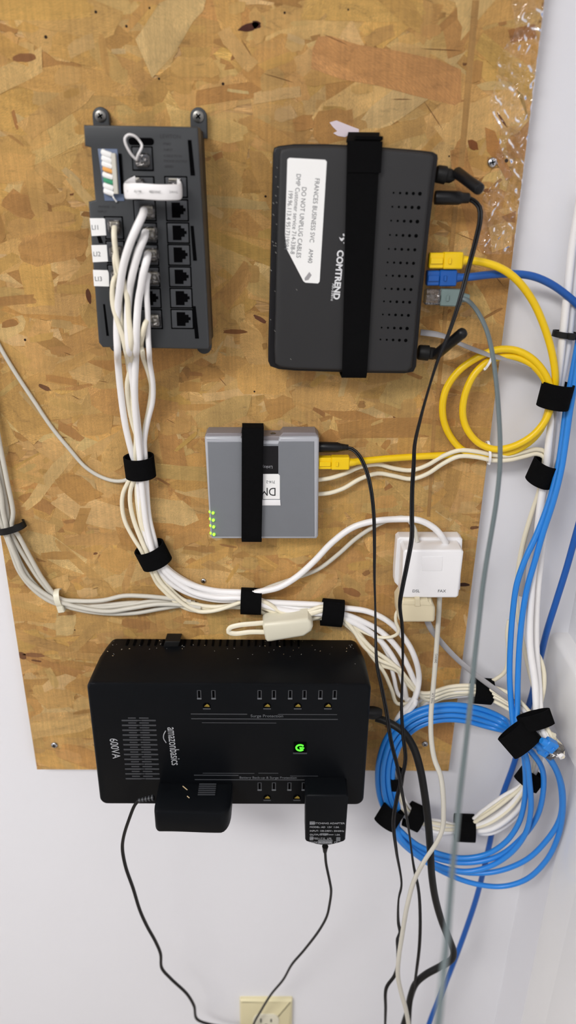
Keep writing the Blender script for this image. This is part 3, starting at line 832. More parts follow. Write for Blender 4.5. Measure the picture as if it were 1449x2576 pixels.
# ------------------------------------------------------------------ small grey network adapter
def adapter():
    HF = 32
    T = Frame('network_adapter', 'small grey network adapter with green lights held by a strap', 'network adapter', 657, 1360, 11.6)
    L = lambda a, b, h=HF: T.L(a, b, h); h = T.H
    mb = MB()
    o2 = [(515, 1098), (520, 1092), (606, 1092), (612, 1098), (640, 1100), (704, 1100), (712, 1091), (794, 1091), (802, 1100), (801, 1350), (797, 1358), (536, 1358), (530, 1352)]
    mb.pris([L(*p) for p in o2], h(12), h(HF-3), 'grey_back', bev=1)
    T.part('case_back', mb)
    mb = MB()
    o3 = [(514, 1103), (517, 1099), (606, 1099), (611, 1106), (640, 1110), (700, 1110), (703, 1100), (798, 1099), (803, 1105), (800, 1352), (796, 1357), (534, 1357), (529, 1351)]
    mb.pris([L(*p) for p in o3], h(26), h(HF-.6), 'grey_rim', bev=2.2, seg=3)
    T.part('rim', mb, label='silver rim')
    mb = MB()
    o4 = [(522, 1112), (606, 1112), (609, 1116), (699, 1118), (702, 1111), (790, 1111), (791, 1350), (533, 1350), (527, 1240)]
    mb.pris([L(*p) for p in o4], h(HF)-2, h(HF), 'grey_shell', bev=.4)
    T.part('top_face', mb)
    mb = MB(); mb.pris([L(*p) for p in ((640, 1122), (700, 1122), (700, 1192), (640, 1192))], h(HF)-.2, h(HF)+.15, 'router_rim'); bp = T.part('name_plate', mb, label='black name plate')
    T.text('print', 'Linksys', 686, 1175, HF+.1, 3.6, 180, 'print_silver', parent=bp, sx=1)
    mb = MB(); mb.pris([L(*p) for p in ((662, 1192), (700, 1192), (704, 1196), (704, 1255), (662, 1255))], h(HF), h(HF)+.4, 'paper_label')
    st = T.part('sticker', mb, label='white sticker')
    mb = MB(); mb.pris([L(*p) for p in ((658, 1257), (705, 1257), (706, 1271), (658, 1271))], h(HF), h(HF)+.8, 'white_plastic', bev=.3); T.part('sticker_edge', mb, parent=st)
    T.text('print', 'DM', 695, 1236, HF+.4, 10.5, 180, 'print_faint', parent=st, sx=.85)
    T.text('print', '714-2', 692, 1212, HF+.4, 3.6, 180, 'print_grey', parent=st, sx=.9)
    for y, b in ((1289, 0), (1307, 1), (1324, 2), (1343, 3)):
        mb = MB()
        for dx in (0, 8):
            x, z = L(528+dx+b*.8, y+dx*.1); mb.lathe((x, z, h(HF)-2.6+dx*.3), (0, 0, 1), [(0, 1.3), (1.6, 1.2), (2.2, .6), (2.3, .05)], 'led_green', n=10)
        T.part('indicator_light', mb, label='glowing green light')
    mb = MB(); x, z = T.L(687, 1093, 22); mb.lathe((x, z, h(22)), (0, 1, 0), [(-1, 2.2), (1.2, 2.2), (1.3, 1.2), (.4, 1.1)], 'dark_steel', n=14); T.part('reset_button', mb)
adapter()

# ------------------------------------------------------------------ UPS battery box
def ups():
    HF = 84
    T = Frame('battery_backup', 'big black battery backup box hung low on the board', 'battery backup', 577, 1940, 11.6)
    L = lambda a, b, h=HF: T.L(a, b, h); h = T.H
    x0, z1 = L(221, 1718); x1, z0 = L(932, 2026)
    x1 = (L(936, 1720)[0]+L(914, 2020)[0])/2; x0 = (L(221, 1725)[0]+L(246, 2015)[0])/2
    mb = MB()
    # body with chamfered back corners
    secs = [(12, 7), (26, 2.5), (50, .8), (HF-3, 0)]
    base = rrect(x0, x1, z0, z1, 7)
    cx, cz = (x0+x1)/2, (z0+z1)/2
    n = len(base); vs = []; ff = []
    hl = [(12, 5.5, 7), (22, 3.0, 8), (40, 1.0, 7), (60, 0.3, 7), (HF-3.2, 0, 6.5), (HF-1.8, .45, 6.5), (HF-.6, 1.4, 6), (HF, 2.8, 6)]
    for hh, ins, rc in hl:
        for x, z in rrect(x0+ins, x1-ins, z0+ins*.6, z1-ins*.25, rc): vs.append((x, z, h(hh)))
    for k in range(len(hl)-1):
        for i in range(n): ff.append((k*n+i, k*n+(i+1) % n, (k+1)*n+(i+1) % n, (k+1)*n+i))
    ff += [tuple(range(n-1, -1, -1)), tuple((len(hl)-1)*n+i for i in range(n))]
    mb.add(vs, ff, 'ups_plastic'); T.part('case', mb)
    # vent slits on the top face near the wall
    mb = MB()
    k = 0
    xx = x0+24
    while xx < x1-60:
        mb.ob((xx, z1-.9, h(19)), (1.0, 0, 0), (0, .9, 0), (0, 0, 5), 'dark_void'); xx += 6.8
    T.part('top_vents', mb)
    mb = MB(); a = T.L(416, 1622, 20); b = T.L(460, 1596, 14)
    mb.pris([(a[0]-1, z1-1), (a[0]+13, z1-1), (a[0]+15, z1+5), (a[0]+1, z1+5)], h(12), h(26), 'black_matte', bev=.6); T.part('hanging_clip', mb)
    # sockets
    def sock(px, py, br=1):
        mb = MB()
        for dx in (-18, 18):
            x, z = L(px+dx, py)
            mb.box(x-1.9, x+1.9, z-4.6, z+4.6, h(HF)-.3, h(HF)+.2, 'ups_line', rc=.6)
            mb.box(x-1.0, x+1.0, z-3.2, z+4.0, h(HF)-.3, h(HF)+.35, 'dark_void')
            mb.box(x-2.0, x+2.0, z-4.9, z-3.6, h(HF), h(HF)+.6, 'print_dim', rc=.3)
        x, z = L(px+1, py+27)
        mb.pris([(x-3.4, z-3), (x+3.4, z-3), (x+3.4, z+.5), (x+1.6, z+2.6), (x-1.6, z+2.6), (x-3.4, z+.5)], h(HF)-.3, h(HF)+.25, 'dark_void')
        mb.box(x-3.4, x+3.4, z-4.4, z-2.9, h(HF), h(HF)+.5, 'ups_line', rc=.3)
        s = T.part('socket', mb)
        mb = MB(); mb.pris([(x-2.4, z-1.2), (x+2.6, z-1.6), (x+2.2, z+.2), (x+.4, z+1.7)], h(HF)+.2, h(HF)+.4, 'brass'); T.part('ground_contact', mb, parent=s, label='brass contact')
    for px in (519, 671, 748, 824): sock(px, 1747)
    for px in (671, 746): sock(px, 1978)
    # printed lines
    mb = MB()
    for (a, y, b, t) in ((480, 1796, 622, .5), (700, 1797, 848, .4), (481, 1808, 850, .5), (508, 1818, 695, .35), (510, 1945, 640, .35), (650, 1945, 700, .35), (488, 1950, 600, .5), (490, 1961, 850, .5), (730, 1952, 800, .3)):
        xa, za = L(a, y); xb, zb = L(b, y); mb.box(xa, xb, za-t, za+t, h(HF)-.1, h(HF)+.1, 'ups_line')
    T.part('printed_lines', mb)
    T.text('print', 'Surge Protection', 630, 1801, HF, 4.3, 0, 'print_dim')
    T.text('print', 'Battery Back-up & Surge Protection', 602, 1956, HF, 3.7, 0, 'print_dim')
    # ribbed speaker grille
    mb = MB()
    for k in range(13):
        y = 1812+k*12.2; sh = k*.85
        for (a, b) in ((306, 346), (356, 392)):
            xa, za = L(a+sh, y); xb, _ = L(b+sh, y); mb.box(xa, xb, za-.75, za+.75, h(HF)-.2, h(HF)+.35, 'ups_line', rc=.4)
        for (a, b) in ((322, 342), (350, 374)):
            xa, za = L(a+sh, y-6.0); xb, _ = L(b+sh, y-6); mb.box(xa, xb, za-.6, za+.6, h(HF)-.2, h(HF)+.3, 'ups_line', rc=.4)
        xa, za = L(344+sh, y); mb.box(xa-1.2, xa+4, za-.5, za+.5, h(HF)-.2, h(HF)+.3, 'ups_line')
    T.part('grille', mb)
    T.text('logo', 'amazonbasics', 431, 1829, HF, 12.2, 87.5, 'print_silver', sx=.66)
    mb = MB()
    S = [(417, 1838), (412, 1848), (412, 1858), (418, 1868)]
    mb.tube(spline([(*L(*p), h(HF)+.2) for p in S], 1), .45, 'print_silver', n=6, radii=None)
    T.part('logo_arrow', mb)
    T.text('print', '600VA', 284, 1857, HF, 10.5, 87, 'print_silver', sx=.80)
    # power button
    mb = MB(); xa, za = L(739, 1866); xb, zb = L(771, 1893)
    mb.box(xa, xb, zb, za, h(HF)-.3, h(HF)+.3, 'dark_void', rc=1)
    mb.box(xa-.5, xb+.5, zb-1.0, zb+.2, h(HF)-.3, h(HF)+1.0, 'ups_line', rc=.4); btn = T.part('power_button', mb)
    mb = MB(); x, z = L(755, 1880)
    ring = [(x+3.6*math.cos(a), z+3.2*math.sin(a), h(HF)+.5) for a in [math.radians(40+280*j/20) for j in range(21)]]
    mb.tube(ring, .75, 'ups_green', n=8)
    mb.tube([(x-.5, z+.2, h(HF)+.6), (x+3.6, z-.4, h(HF)+.6)], .6, 'ups_green', n=6); mb.tube([(x-.3, z+.1, h(HF)+.6), (x+1.2, z-2.2, h(HF)+.6)], .5, 'ups_green', n=6)
    T.part('power_symbol', mb, parent=btn, label='glowing green power symbol')
    # inlet of the mains lead
    mb = MB(); x, z = T.L(936, 1806, 58); mb.lathe((x-3, z, h(50)), (1, -.08, 0), [(0, 6), (5, 6.4), (10, 5.6), (13, 4.2)], 'black_rubber', n=16); T.part('inlet_collar', mb)
    # dust specks on top and front
    mb = MB(); r2 = random.Random(5)
    for _ in range(95):
        x = r2.uniform(x0+8, x1-8); hh = 14+abs(r2.gauss(0, 14)); hh = min(hh, 66)
        s = r2.uniform(.25, .7); a = r2.uniform(0, 3)
        mb.ob((x, z1+.12-(.25*(5.5 if hh < 22 else 1.0) if hh < 40 else 0)+.0, h(hh)), (s*math.cos(a), 0, s*math.sin(a)), (0, .1, 0), (-s*.4*math.sin(a), 0, s*.4*math.cos(a)), 'wood_dust' if r2.random() < .4 else 'pale_dust')
    o = T.part('dust', mb); o['kind'] = 'stuff'
ups()

# ------------------------------------------------------------------ plugged-in power adapters (own things), their leads
def wart1():
    T = Frame('power_adapter', 'wide black power adapter with ribbed lead plugged below the ribbed grille', 'power adapter', 482, 2000, 84.3)
    h = T.H; HT = 84.5; HF = 121
    zt = T.L(480, 1966, HT)[1]
    zb = T.L(480, 2096, HF)[1]
    xl = T.L(387, 2060, HF)[0]; xr = T.L(579, 2060, HF)[0]
    zmid = T.L(480, 2042, HF)[1]
    mb = MB(); n = 26
    # top surface falls slightly to the right in a wave, bottom too: loft along x
    def prof(x):
        t = (x-xl)/(xr-xl); wv = -1.6*(.5-.5*math.cos(math.pi*min(1, max(0, (t-.15)/.7))))
        rt = 1.0
        e = 0
        if t < .06: e = (1-math.sqrt(max(0, 1-((.06-t)/.06)**2)))*4
        if t > .86: e = (1-math.sqrt(max(0, 1-((t-.86)/.14)**2)))*11
        return wv, e
    vs = []; ff = []; ring = None
    for i in range(n+1):
        x = xl+(xr-xl)*(1-math.cos(math.pi*i/n))/2
        wv, e = prof(x)
        a = zt+wv*.3; b = zb+wv+e*.8; tf = zmid+wv-e*.3; hf = h(HF)-e*1.2
        r = 2.2
        sec = [(b+r, 0), (b, r), (b, hf-r*1.2), (b+r*.4, hf-.5*r), (b+r*1.2, hf), (tf-r*1.2, hf), (tf-.4*r, hf-.4*r), (tf, hf-r*1.2), (a-.3, 3), (a-r*.6, 0)]
        ring = len(sec)
        vs += [(x, z_, h_) for z_, h_ in sec]
    for k in range(n):
        for i in range(ring): ff.append((k*ring+i, k*ring+(i+1) % ring, (k+1)*ring+(i+1) % ring, (k+1)*ring+i))
    ff += [tuple(range(ring-1, -1, -1)), tuple(n*ring+i for i in range(ring))]
    mb.add(vs, ff, 'ups_plastic'); T.part('housing', mb)
    mb = MB(); xa, _ = T.L(500, 1980, 92); xb, _ = T.L(543, 1980, 92)
    for k in range(6):
        hh = h(88)+k*2.6; t = (hh)/(h(HF)); z = zt+(zmid-zt)*t
        mb.ob(((xa+xb)/2, z+.25, hh), ((xb-xa)/2, 0, 0), (0, .15, 0), (0, 0, .7), 'ups_line')
    T.part('raised_print', mb)
    # flakes lying on it
    mb = MB()
    for px, py, s, hh in ((465, 1975, 3.4, 93), (473, 1994, 1.6, 104)):
        x, _ = T.L(px, py, hh); t = (h(hh))/(h(HF)); z = zt+(zmid-zt)*t
        mb.ob((x, z+.3, h(hh)), (s*.7, 0, s*.7), (0, .2, 0), (-.25, 0, .25), 'wood_dust')
    o = T.part('dust', mb); o['kind'] = 'stuff'
    # strain relief + lead
    mb = MB(); pts = []
    A = Vector((*T.L(388, 2006, 100), h(100))); B = Vector((*T.L(347, 2014, 100), h(100)))
    for k in range(5):
        c = A.lerp(B, (k+.5)/5); d = (B-A).normalized(); mb.lathe(c-d*.9, d, [(0, 2.8-.25*k), (1.5, 2.8-.25*k)], 'ups_line', n=12)
    mb.tube([A, B], 1.7, 'black_matte', n=10); T.part('strain_relief', mb)
    mb = MB()
    pts = [(350, 2013, 100), (340, 2024, 100), (325, 2060, 98), (311, 2105, 94), (308, 2135, 90), (316, 2180, 86), (335, 2235, 80), (352, 2290, 74), (370, 2330, 68), (392, 2370, 62), (404, 2400, 58), (407, 2435, 54), (430, 2462, 48), (470, 2500, 40), (488, 2530, 34), (497, 2565, 26), (530, 2577, 22), (600, 2590, 20), (680, 2640, 18)]
    S = spline([(*T.L(a, b, q), h(q)) for a, b, q in pts], 4)
    k = 1.0
    mb.tube(S, 1.75, 'black_rubber', n=10, rh=1.05, flat_dir=(.6, .2, 1)); T.part('lead', mb)
wart1()
def wart2():
    T = Frame('power_adapter', 'upright black power adapter with a printed label plugged near the blue coil', 'power adapter', 822, 1990, 84.3)
    h = T.H; HF = 107
    mb = MB()
    zt = T.L(820, 1962, 85)[1]; 
    xl = T.L(765, 2010, HF)[0]; xr = T.L(879, 2010, HF)[0]; zf = T.L(820, 2001, HF)[1]; zb = T.L(820, 2126, HF)[1]
    n = 12
    out = [(xl+1, zf-2), (xl+3, zf)] + [(xr-3, zf), (xr-1, zf-2)] + [(xr-1.5, zb+6)]
    for j in range(9):
        t = j/8; out.append((xr-3-(xr-xl-6)*t, zb+4-5.0*math.sin(math.pi*t)))
    out += [(xl+2.0, zb+6)]
    mb.pris(out, h(84.5), h(HF), 'ups_plastic', bev=2.0)
    mb.ob(((xl+xr)/2, (zt+zf)/2-1, h(84.5)+6), ((xr-xl)/2-2, 0, 0), (0, (zt-zf)/2+1.6, 0), (0, 0, 6), 'ups_plastic', 1.5)
    T.part('housing', mb)
    mb = MB()
    a = T.L(779, 2068, HF); b = T.L(862, 2123, HF)
    W_, H_ = b[0]-a[0], a[1]-b[1]
    r2 = random.Random(9)
    lab = []
    lines = ['SWITCHING ADAPTER', 'MODEL: AD  12V  1.0A', 'INPUT: 100-240V~ 50/60Hz', 'OUTPUT: 12V === 1.0A', 'LISTED I.T.E.  LPS', 'MADE IN CHINA   CE']
    for k, s_ in enumerate(lines):
        px = 779; py = 2071+k*9.6
        T.text('print', s_, px, py, HF+.1, 2.9, 0, 'print_silver', sx=.95 if k else 1.1)
    mb = MB(); 
    for (x0, y0, x1, y1) in ((779, 2066, 792, 2075), (806, 2096, 826, 2101), (800, 2112, 836, 2123), (846, 2106, 856, 2116), (779, 2104, 788, 2114)):
        p = T.L(x0, y0, HF); q = T.L(x1, y1, HF); mb.box(p[0], q[0], q[1], p[1], h(HF)-.1, h(HF)+.08, 'print_dim', rc=.5)
    T.part('rating_marks', mb)
    mb = MB(); A = Vector((*T.L(818, 2132, 98), h(98)))
    mb.lathe(A+Vector((0, 1.5, 0)), (0, -1, 0), [(0, 3.1), (3, 2.5), (7, 1.9), (8, 1.5)], 'black_matte', n=12); T.part('strain_relief', mb)
    mb = MB()
    pts = [(818, 2142, 98), (820, 2170, 96), (829, 2215, 92), (833, 2240, 88), (829, 2275, 82), (822, 2305, 78), (803, 2340, 72), (765, 2390, 62), (735, 2425, 56), (712, 2465, 46), (683, 2500, 38), (655, 2545, 24), (640, 2572, 18), (625, 2620, 14), (640, 2700, 14)]
    S = spline([(*T.L(a_, b_, q), h(q)) for a_, b_, q in pts], 4)
    mb.tube(S, 1.35, 'black_rubber', n=10); T.part('lead', mb)
wart2()

# ------------------------------------------------------------------ wall outlet at the bottom edge
def outlet():
    T = Frame('wall_outlet', 'ivory duplex outlet with cover plate low on the white wall', 'outlet', 669, 2560, 0)
    h = T.H
    xl, zt = T.L(603, 2508, 1); xr, _ = T.L(736, 2508, 1)
    zb = zt-117
    mb = MB(); mb.box(xl, xr, zb, zt, 0, 6.0, 'ivory_plastic', rc=2, bev=3.2, seg=4); cp = T.part('cover_plate', mb)
    cx = (xl+xr)/2
    for zc in (zt-38, zt-78):
        mb = MB()
        pts = [(cx+17*math.cos(a), zc+max(-13.5, min(13.5, 17*math.sin(a)))) for a in [2*math.pi*j/32 for j in range(32)]]
        mb.pris(pts, 5, 7.4, 'almond_plastic', bev=.8)
        for dx, l in ((-6.5, 4), (6.5, 3.2)): mb.box(cx+dx-.9, cx+dx+.9, zc+2-l, zc+2+l, 7.2, 7.5, 'dark_void')
        mb.lathe((cx, zc-7, 7.2), (0, 0, 1), [(0, 2.3), (.3, 2.3)], 'dark_void', n=12)
        T.part('socket', mb)
    mb = MB(); mb.lathe((cx, zt-58, 6), (0, 0, 1), [(0, 3), (.8, 2.8), (1.1, 1.5), (1.15, .1)], 'ivory_plastic', n=16); T.part('screw', mb)
outlet()

# ------------------------------------------------------------------ white surface box, beige splitter, in-line coupler
def wallbox():
    T = Frame('surface_jack_box', 'square white two-jack surface box fixed on the board', 'jack box', 1080, 1515, 11.6)
    h = T.H
    mb = MB(); mb.pris([T.L(*p, 24) for p in ((999, 1358), (1006, 1352), (1157, 1352), (1164, 1358), (1158, 1485), (1010, 1485), (993, 1466), (993, 1440))], h(12), h(24), 'white_plastic', bev=1.5); T.part('base', mb)
    mb = MB(); mb.pris([T.L(*p, 44) for p in ((1015, 1390), (1021, 1384), (1161, 1384), (1167, 1390), (1154, 1500), (1148, 1505), (1014, 1505), (1009, 1500))], h(23), h(44), 'white_plastic', bev=2.2, seg=4); cv = T.part('cover', mb)
    mb = MB(); mb.pris([T.L(*p, 44) for p in ((1062, 1400), (1114, 1400), (1112, 1436), (1062, 1436))], h(43.5), h(44.35), 'white_plastic', bev=.3); T.part('label_recess', mb, parent=cv)
    T.text('print', 'DSL', 1037, 1487, 44, 4.0, 0, 'print_grey', parent=cv)
    T.text('print', 'FAX', 1101, 1487, 44, 4.0, 0, 'print_grey', parent=cv)
wallbox()
def splitter():
    T = Frame('phone_splitter', 'beige plastic phone splitter hanging under the white jack box', 'phone splitter', 1048, 1565, 24)
    h = T.H; HF = 46
    mb = MB(); mb.pris([T.L(*p, HF) for p in ((1002, 1525), (1012, 1510), (1086, 1512), (1096, 1532), (1095, 1562), (1090, 1567), (1008, 1567), (1003, 1560))], h(20), h(HF), 'beige_plastic', bev=3, seg=3); b = T.part('housing', mb)
    mb = MB(); mb.pris([T.L(*p, HF) for p in ((1018, 1509), (1076, 1509), (1082, 1519), (1090, 1523), (1012, 1521))], h(28), h(HF)+.6, 'beige_plastic', bev=.8); T.part('collar', mb)
    mb = MB(); mb.pris([T.L(*p, HF) for p in ((1044, 1504), (1056, 1504), (1057, 1524), (1043, 1524))], h(30), h(HF)+1.2, 'beige_plastic', bev=.5); T.part('latch', mb)
splitter()
def coupler():
    T = Frame('phone_coupler', 'pale green-cream phone cord coupler resting on top of the battery box', 'phone coupler', 724, 1590, 24)
    h = T.H; HF = 42
    mb = MB(); mb.pris([T.L(*p, HF) for p in ((660, 1577), (664, 1570), (700, 1566), (775, 1558), (783, 1566), (788, 1578), (784, 1590), (765, 1603), (680, 1617), (672, 1617), (667, 1611))], h(22), h(HF), 'almond_plastic', bev=3.5, seg=4); T.part('housing', mb)
    mb = MB()
    pts = [(668, 1590, 36), (630, 1590, 36), (590, 1594, 36), (575, 1590, 36), (578, 1580, 36), (600, 1573, 36), (650, 1568, 35), (700, 1563, 32), (760, 1550, 28), (800, 1538, 27), (820, 1532, 27)]
    S = spline([(*T.L(a, b, q), h(q)) for a, b, q in pts], 2)
    mb.tube(S, 2.3, 'cream_cable', n=12, rh=1.1, flat_dir=(0, .35, 1)); T.part('flat_lead', mb)
coupler()

# ------------------------------------------------------------------ cables: white bundle
B2 = [  # shared way points T1 T2 T3 T4 with lateral slots
]
WC = 'white_cable'; CC = 'cream_cable'
G1 = 'phone and data cables from the patch panel'
def ringpath(off, dh, full=True):
    """down the inner side of the coil, under it, and up to the wrap at the side wall"""
    cx, cy = 1172, 1925
    pts = []
    base = [(1045, 1765), (1020, 1800), (1000, 1835), (986, 1880), (982, 1930), (988, 1985), (1008, 2030), (1045, 2060), (1100, 2082), (1165, 2084), (1225, 2068), (1285, 2025), (1325, 1970), (1342, 1910), (1350, 1850), (1352, 1805)]
    for i, (x, y) in enumerate(base):
        d = Vector((x-cx, y-cy)); d.normalize(); w = 1 if 0 < i < len(base)-1 else .5
        spread = 1.0 if i not in (4, 7, 9, 12, 15) else .45
        if i in (10, 11): spread = 1.7
        pts.append((x+d.x*off*w*spread, y+d.y*off*w*spread, 33+dh*(.6 if i in (4, 7, 9, 12) else 1)+(0 if i < 9 else (i-8)*6)))
    return pts
upw = lambda dx, dh: [(1350+dx*.6, 1720, 62+dh), (1340+dx, 1620, 50+dh), (1343+dx, 1500, 40+dh), (1355+dx, 1380, 30+dh), (1368+dx, 1260, 24+dh), (1378+dx*.8, 1190, 20+dh), (1390+dx*.9, 1090, 18+dh), (1402+dx*.6, 990, 18+dh), (1420+dx, 870, 14+dh), (1434+dx, 740, 11+dh), (1447+dx, 620, 9+dh), (1470+dx, 480, 9+dh)]
bundle = [
 # label, material, radius, points to wrap T4, ring offset
 ('thick white cable from the second jack of the middle row, outermost of the bundle', WC, 2.75,
  [(362, 530, 58), (357, 545, 70), (344, 572, 74), (326, 615, 74), (310, 670, 70), (301, 730, 64), (296, 780, 58), (294, 835, 50), (297, 913, 40), (302, 971, 32), (315, 1068, 25), (334, 1146, 20), (345, 1175, 19), (348, 1215, 19), (352, 1265, 18), (361, 1320, 18), (378, 1385, 20), (398, 1428, 20), (425, 1463, 18), (475, 1492, 17), (540, 1508, 18), (605, 1510, 20), (632, 1512, 20), (660, 1514, 20), (740, 1518, 20), (815, 1522, 21), (865, 1529, 22), (925, 1538, 24), (975, 1562, 26), (1015, 1602, 28), (1042, 1650, 30), (1054, 1710, 30)], 12, 4, 'ring'),
 ('thick white cable from the third jack of the middle row', WC, 2.75,
  [(366, 585, 58), (362, 600, 68), (350, 628, 70), (338, 670, 68), (331, 700, 66), (325, 738, 60), (321, 816, 52), (326, 894, 42), (332, 940, 36), (340, 1010, 28), (350, 1100, 23), (355, 1150, 22), (358, 1180, 22), (361, 1230, 21), (366, 1290, 20), (378, 1350, 20), (392, 1398, 21), (412, 1428, 20), (445, 1458, 18), (495, 1482, 18), (560, 1496, 20), (605, 1499, 23), (640, 1505, 23), (680, 1520, 20), (750, 1532, 20), (815, 1536, 22), (865, 1545, 23), (910, 1562, 24), (960, 1590, 25), (1000, 1630, 27), (1028, 1680, 29), (1045, 1730, 30)], 5, 0, 'ring'),
 ('thick white cable from the fourth jack of the middle row', WC, 2.75,
  [(372, 640, 58), (369, 655, 68), (360, 690, 68), (355, 720, 66), (348, 760, 60), (344, 816, 54), (342, 894, 46), (339, 971, 38), (342, 1049, 31), (348, 1110, 27), (352, 1150, 26), (354, 1180, 26), (357, 1220, 25), (362, 1270, 24), (370, 1330, 23), (386, 1390, 25), (405, 1424, 24), (436, 1458, 23), (486, 1490, 23), (550, 1504, 24), (605, 1504, 26), (640, 1514, 26), (690, 1530, 24), (750, 1540, 24), (815, 1545, 25), (865, 1556, 25), (915, 1580, 26), (960, 1615, 26), (995, 1665, 27), (1015, 1720, 28), (1026, 1765, 28)], 0, 6, 'ring'),
 ('white cable from the fifth jack of the middle row', WC, 2.1,
  [(373, 692, 57), (370, 705, 62), (369, 740, 62), (371, 777, 60), (373, 855, 52), (377, 913, 42), (385, 965, 34), (384, 1010, 28), (372, 1060, 24), (364, 1110, 22), (366, 1150, 22), (368, 1180, 21), (370, 1230, 20), (376, 1300, 20), (390, 1360, 20), (400, 1398, 20), (418, 1424, 19), (450, 1450, 18), (500, 1475, 18), (560, 1490, 19), (605, 1493, 20), (640, 1512, 18), (690, 1526, 18), (750, 1536, 18), (815, 1530, 20), (865, 1551, 21), (905, 1572, 22), (945, 1600, 23), (975, 1645, 24), (990, 1700, 25), (1005, 1750, 26)], -4, -3, 'ring'),
 ('cream cable from the last plugged jack of the middle row, bowing outward', CC, 2.0,
  [(372, 803, 56), (365, 815, 62), (359, 840, 60), (355, 870, 52), (362, 905, 42), (374, 940, 34), (381, 975, 28), (374, 1030, 24), (364, 1080, 22), (360, 1150, 20), (362, 1180, 19), (357, 1225, 19), (354, 1270, 19), (362, 1330, 19), (378, 1375, 20), (388, 1402, 21), (398, 1432, 20), (420, 1470, 18), (460, 1508, 18), (520, 1525, 19), (575, 1524, 20), (605, 1518, 21), (632, 1518, 21), (665, 1530, 22), (720, 1548, 22), (770, 1550, 22), (815, 1540, 23), (865, 1562, 24), (900, 1590, 26), (930, 1632, 27), (950, 1668, 28), (1000, 1688, 29), (1030, 1725, 30), (1042, 1765, 30)], 16, -2, 'side'),
 ('cream phone cable from the first labelled jack', CC, 2.0,
  [(288, 572, 57), (287, 590, 62), (289, 615, 62), (294, 650, 60), (302, 685, 58), (312, 710, 56), (320, 750, 52), (324, 800, 48), (330, 860, 42), (329, 920, 36), (320, 965, 32), (322, 1010, 27), (332, 1060, 24), (347, 1110, 23), (354, 1150, 23), (350, 1180, 23), (338, 1205, 21), (328, 1235, 20), (328, 1270, 20), (337, 1310, 20), (356, 1360, 22), (372, 1395, 24), (385, 1428, 23), (402, 1462, 22), (430, 1492, 22), (465, 1522, 22), (500, 1538, 22), (540, 1536, 23), (580, 1524, 24), (605, 1515, 25), (632, 1510, 25), (670, 1516, 25), (705, 1538, 25), (740, 1545, 25), (780, 1536, 25), (815, 1526, 26), (865, 1558, 26), (892, 1590, 28), (915, 1625, 30), (955, 1660, 31), (1000, 1680, 32), (1030, 1715, 33), (1036, 1765, 33)], 8, 8, 'side'),
 ('cream phone cable from the second labelled jack', CC, 2.0,
  [(292, 634, 56), (289, 650, 60), (294, 690, 56), (300, 740, 52), (304, 800, 46), (312, 860, 40), (324, 920, 34), (330, 980, 28), (338, 1050, 24), (346, 1110, 20), (344, 1150, 19), (338, 1180, 19), (324, 1210, 18), (310, 1240, 17), (307, 1270, 17), (314, 1310, 17), (334, 1350, 18), (356, 1385, 20), (370, 1415, 21), (382, 1440, 20), (396, 1468, 18), (425, 1498, 18), (455, 1524, 18), (490, 1536, 18), (540, 1532, 19), (605, 1524, 20), (632, 1522, 20), (670, 1545, 20), (720, 1556, 20), (770, 1557, 20), (815, 1555, 20), (865, 1566, 24), (905, 1600, 28), (940, 1635, 30), (975, 1660, 31), (1008, 1690, 32), (1040, 1735, 32), (1060, 1775, 30)], -8, 4, 'side'),
 ('cream phone cable from the third labelled jack', CC, 1.9,
  [(296, 694, 56), (288, 700, 60), (283, 725, 60), (284, 765, 56), (296, 810, 50), (308, 845, 44), (318, 890, 38), (328, 960, 30), (336, 1040, 25), (342, 1100, 22), (340, 1150, 21), (344, 1180, 20), (343, 1220, 19), (346, 1270, 18), (356, 1330, 18), (370, 1380, 19), (380, 1408, 20), (392, 1440, 19), (412, 1476, 18), (448, 1512, 18), (500, 1528, 18), (560, 1526, 19), (605, 1528, 19), (632, 1526, 19), (680, 1550, 22), (740, 1560, 22), (790, 1556, 22), (820, 1548, 22), (868, 1570, 24), (900, 1600, 27), (935, 1650, 30), (965, 1690, 30), (985, 1735, 30), (1000, 1770, 30)], -14, 0, 'ring'),
]
for k, (lab, m, r, pts, off, dh, kind) in enumerate(bundle):
    q = []
    for i, (x, y, hh) in enumerate(pts):
        if y < 865 and i > 1: hh = max(hh, 54+r+(k % 3)*3.0)
        elif y < 960 and i > 1: hh = max(hh, 54-(y-865)*.30)
        q.append((x, y, hh))
        if i+1 < len(pts) and y < 880 < pts[i+1][1] : q.append((x+(pts[i+1][0]-x)*(882-y)/(pts[i+1][1]-y), 882, 54+r))
    pts = q
    if kind == 'ring':
        pts = pts + ringpath(off, dh)
        pts = pts + [(1365+k*3, 1850, 86+dh), (1392+k*3, 1880, 100), (1415, 1905, 110)]
    else:
        s = {4: 0, 5: 9, 6: -8}[k]
        pts = pts[:-1] + [(1075, 1752+s, 30), (1130, 1736+s, 30), (1190, 1733+s, 32), (1235, 1742+s*.8, 40), (1290, 1772+s*.6, 54), (1330, 1792+s*.5, 64), (1365+s*.5, 1830, 80), (1395, 1858+s, 96)]
    cable('phone_cable' if m == CC else 'network_cable', lab, 'cable', pts, r, m, group=G1)

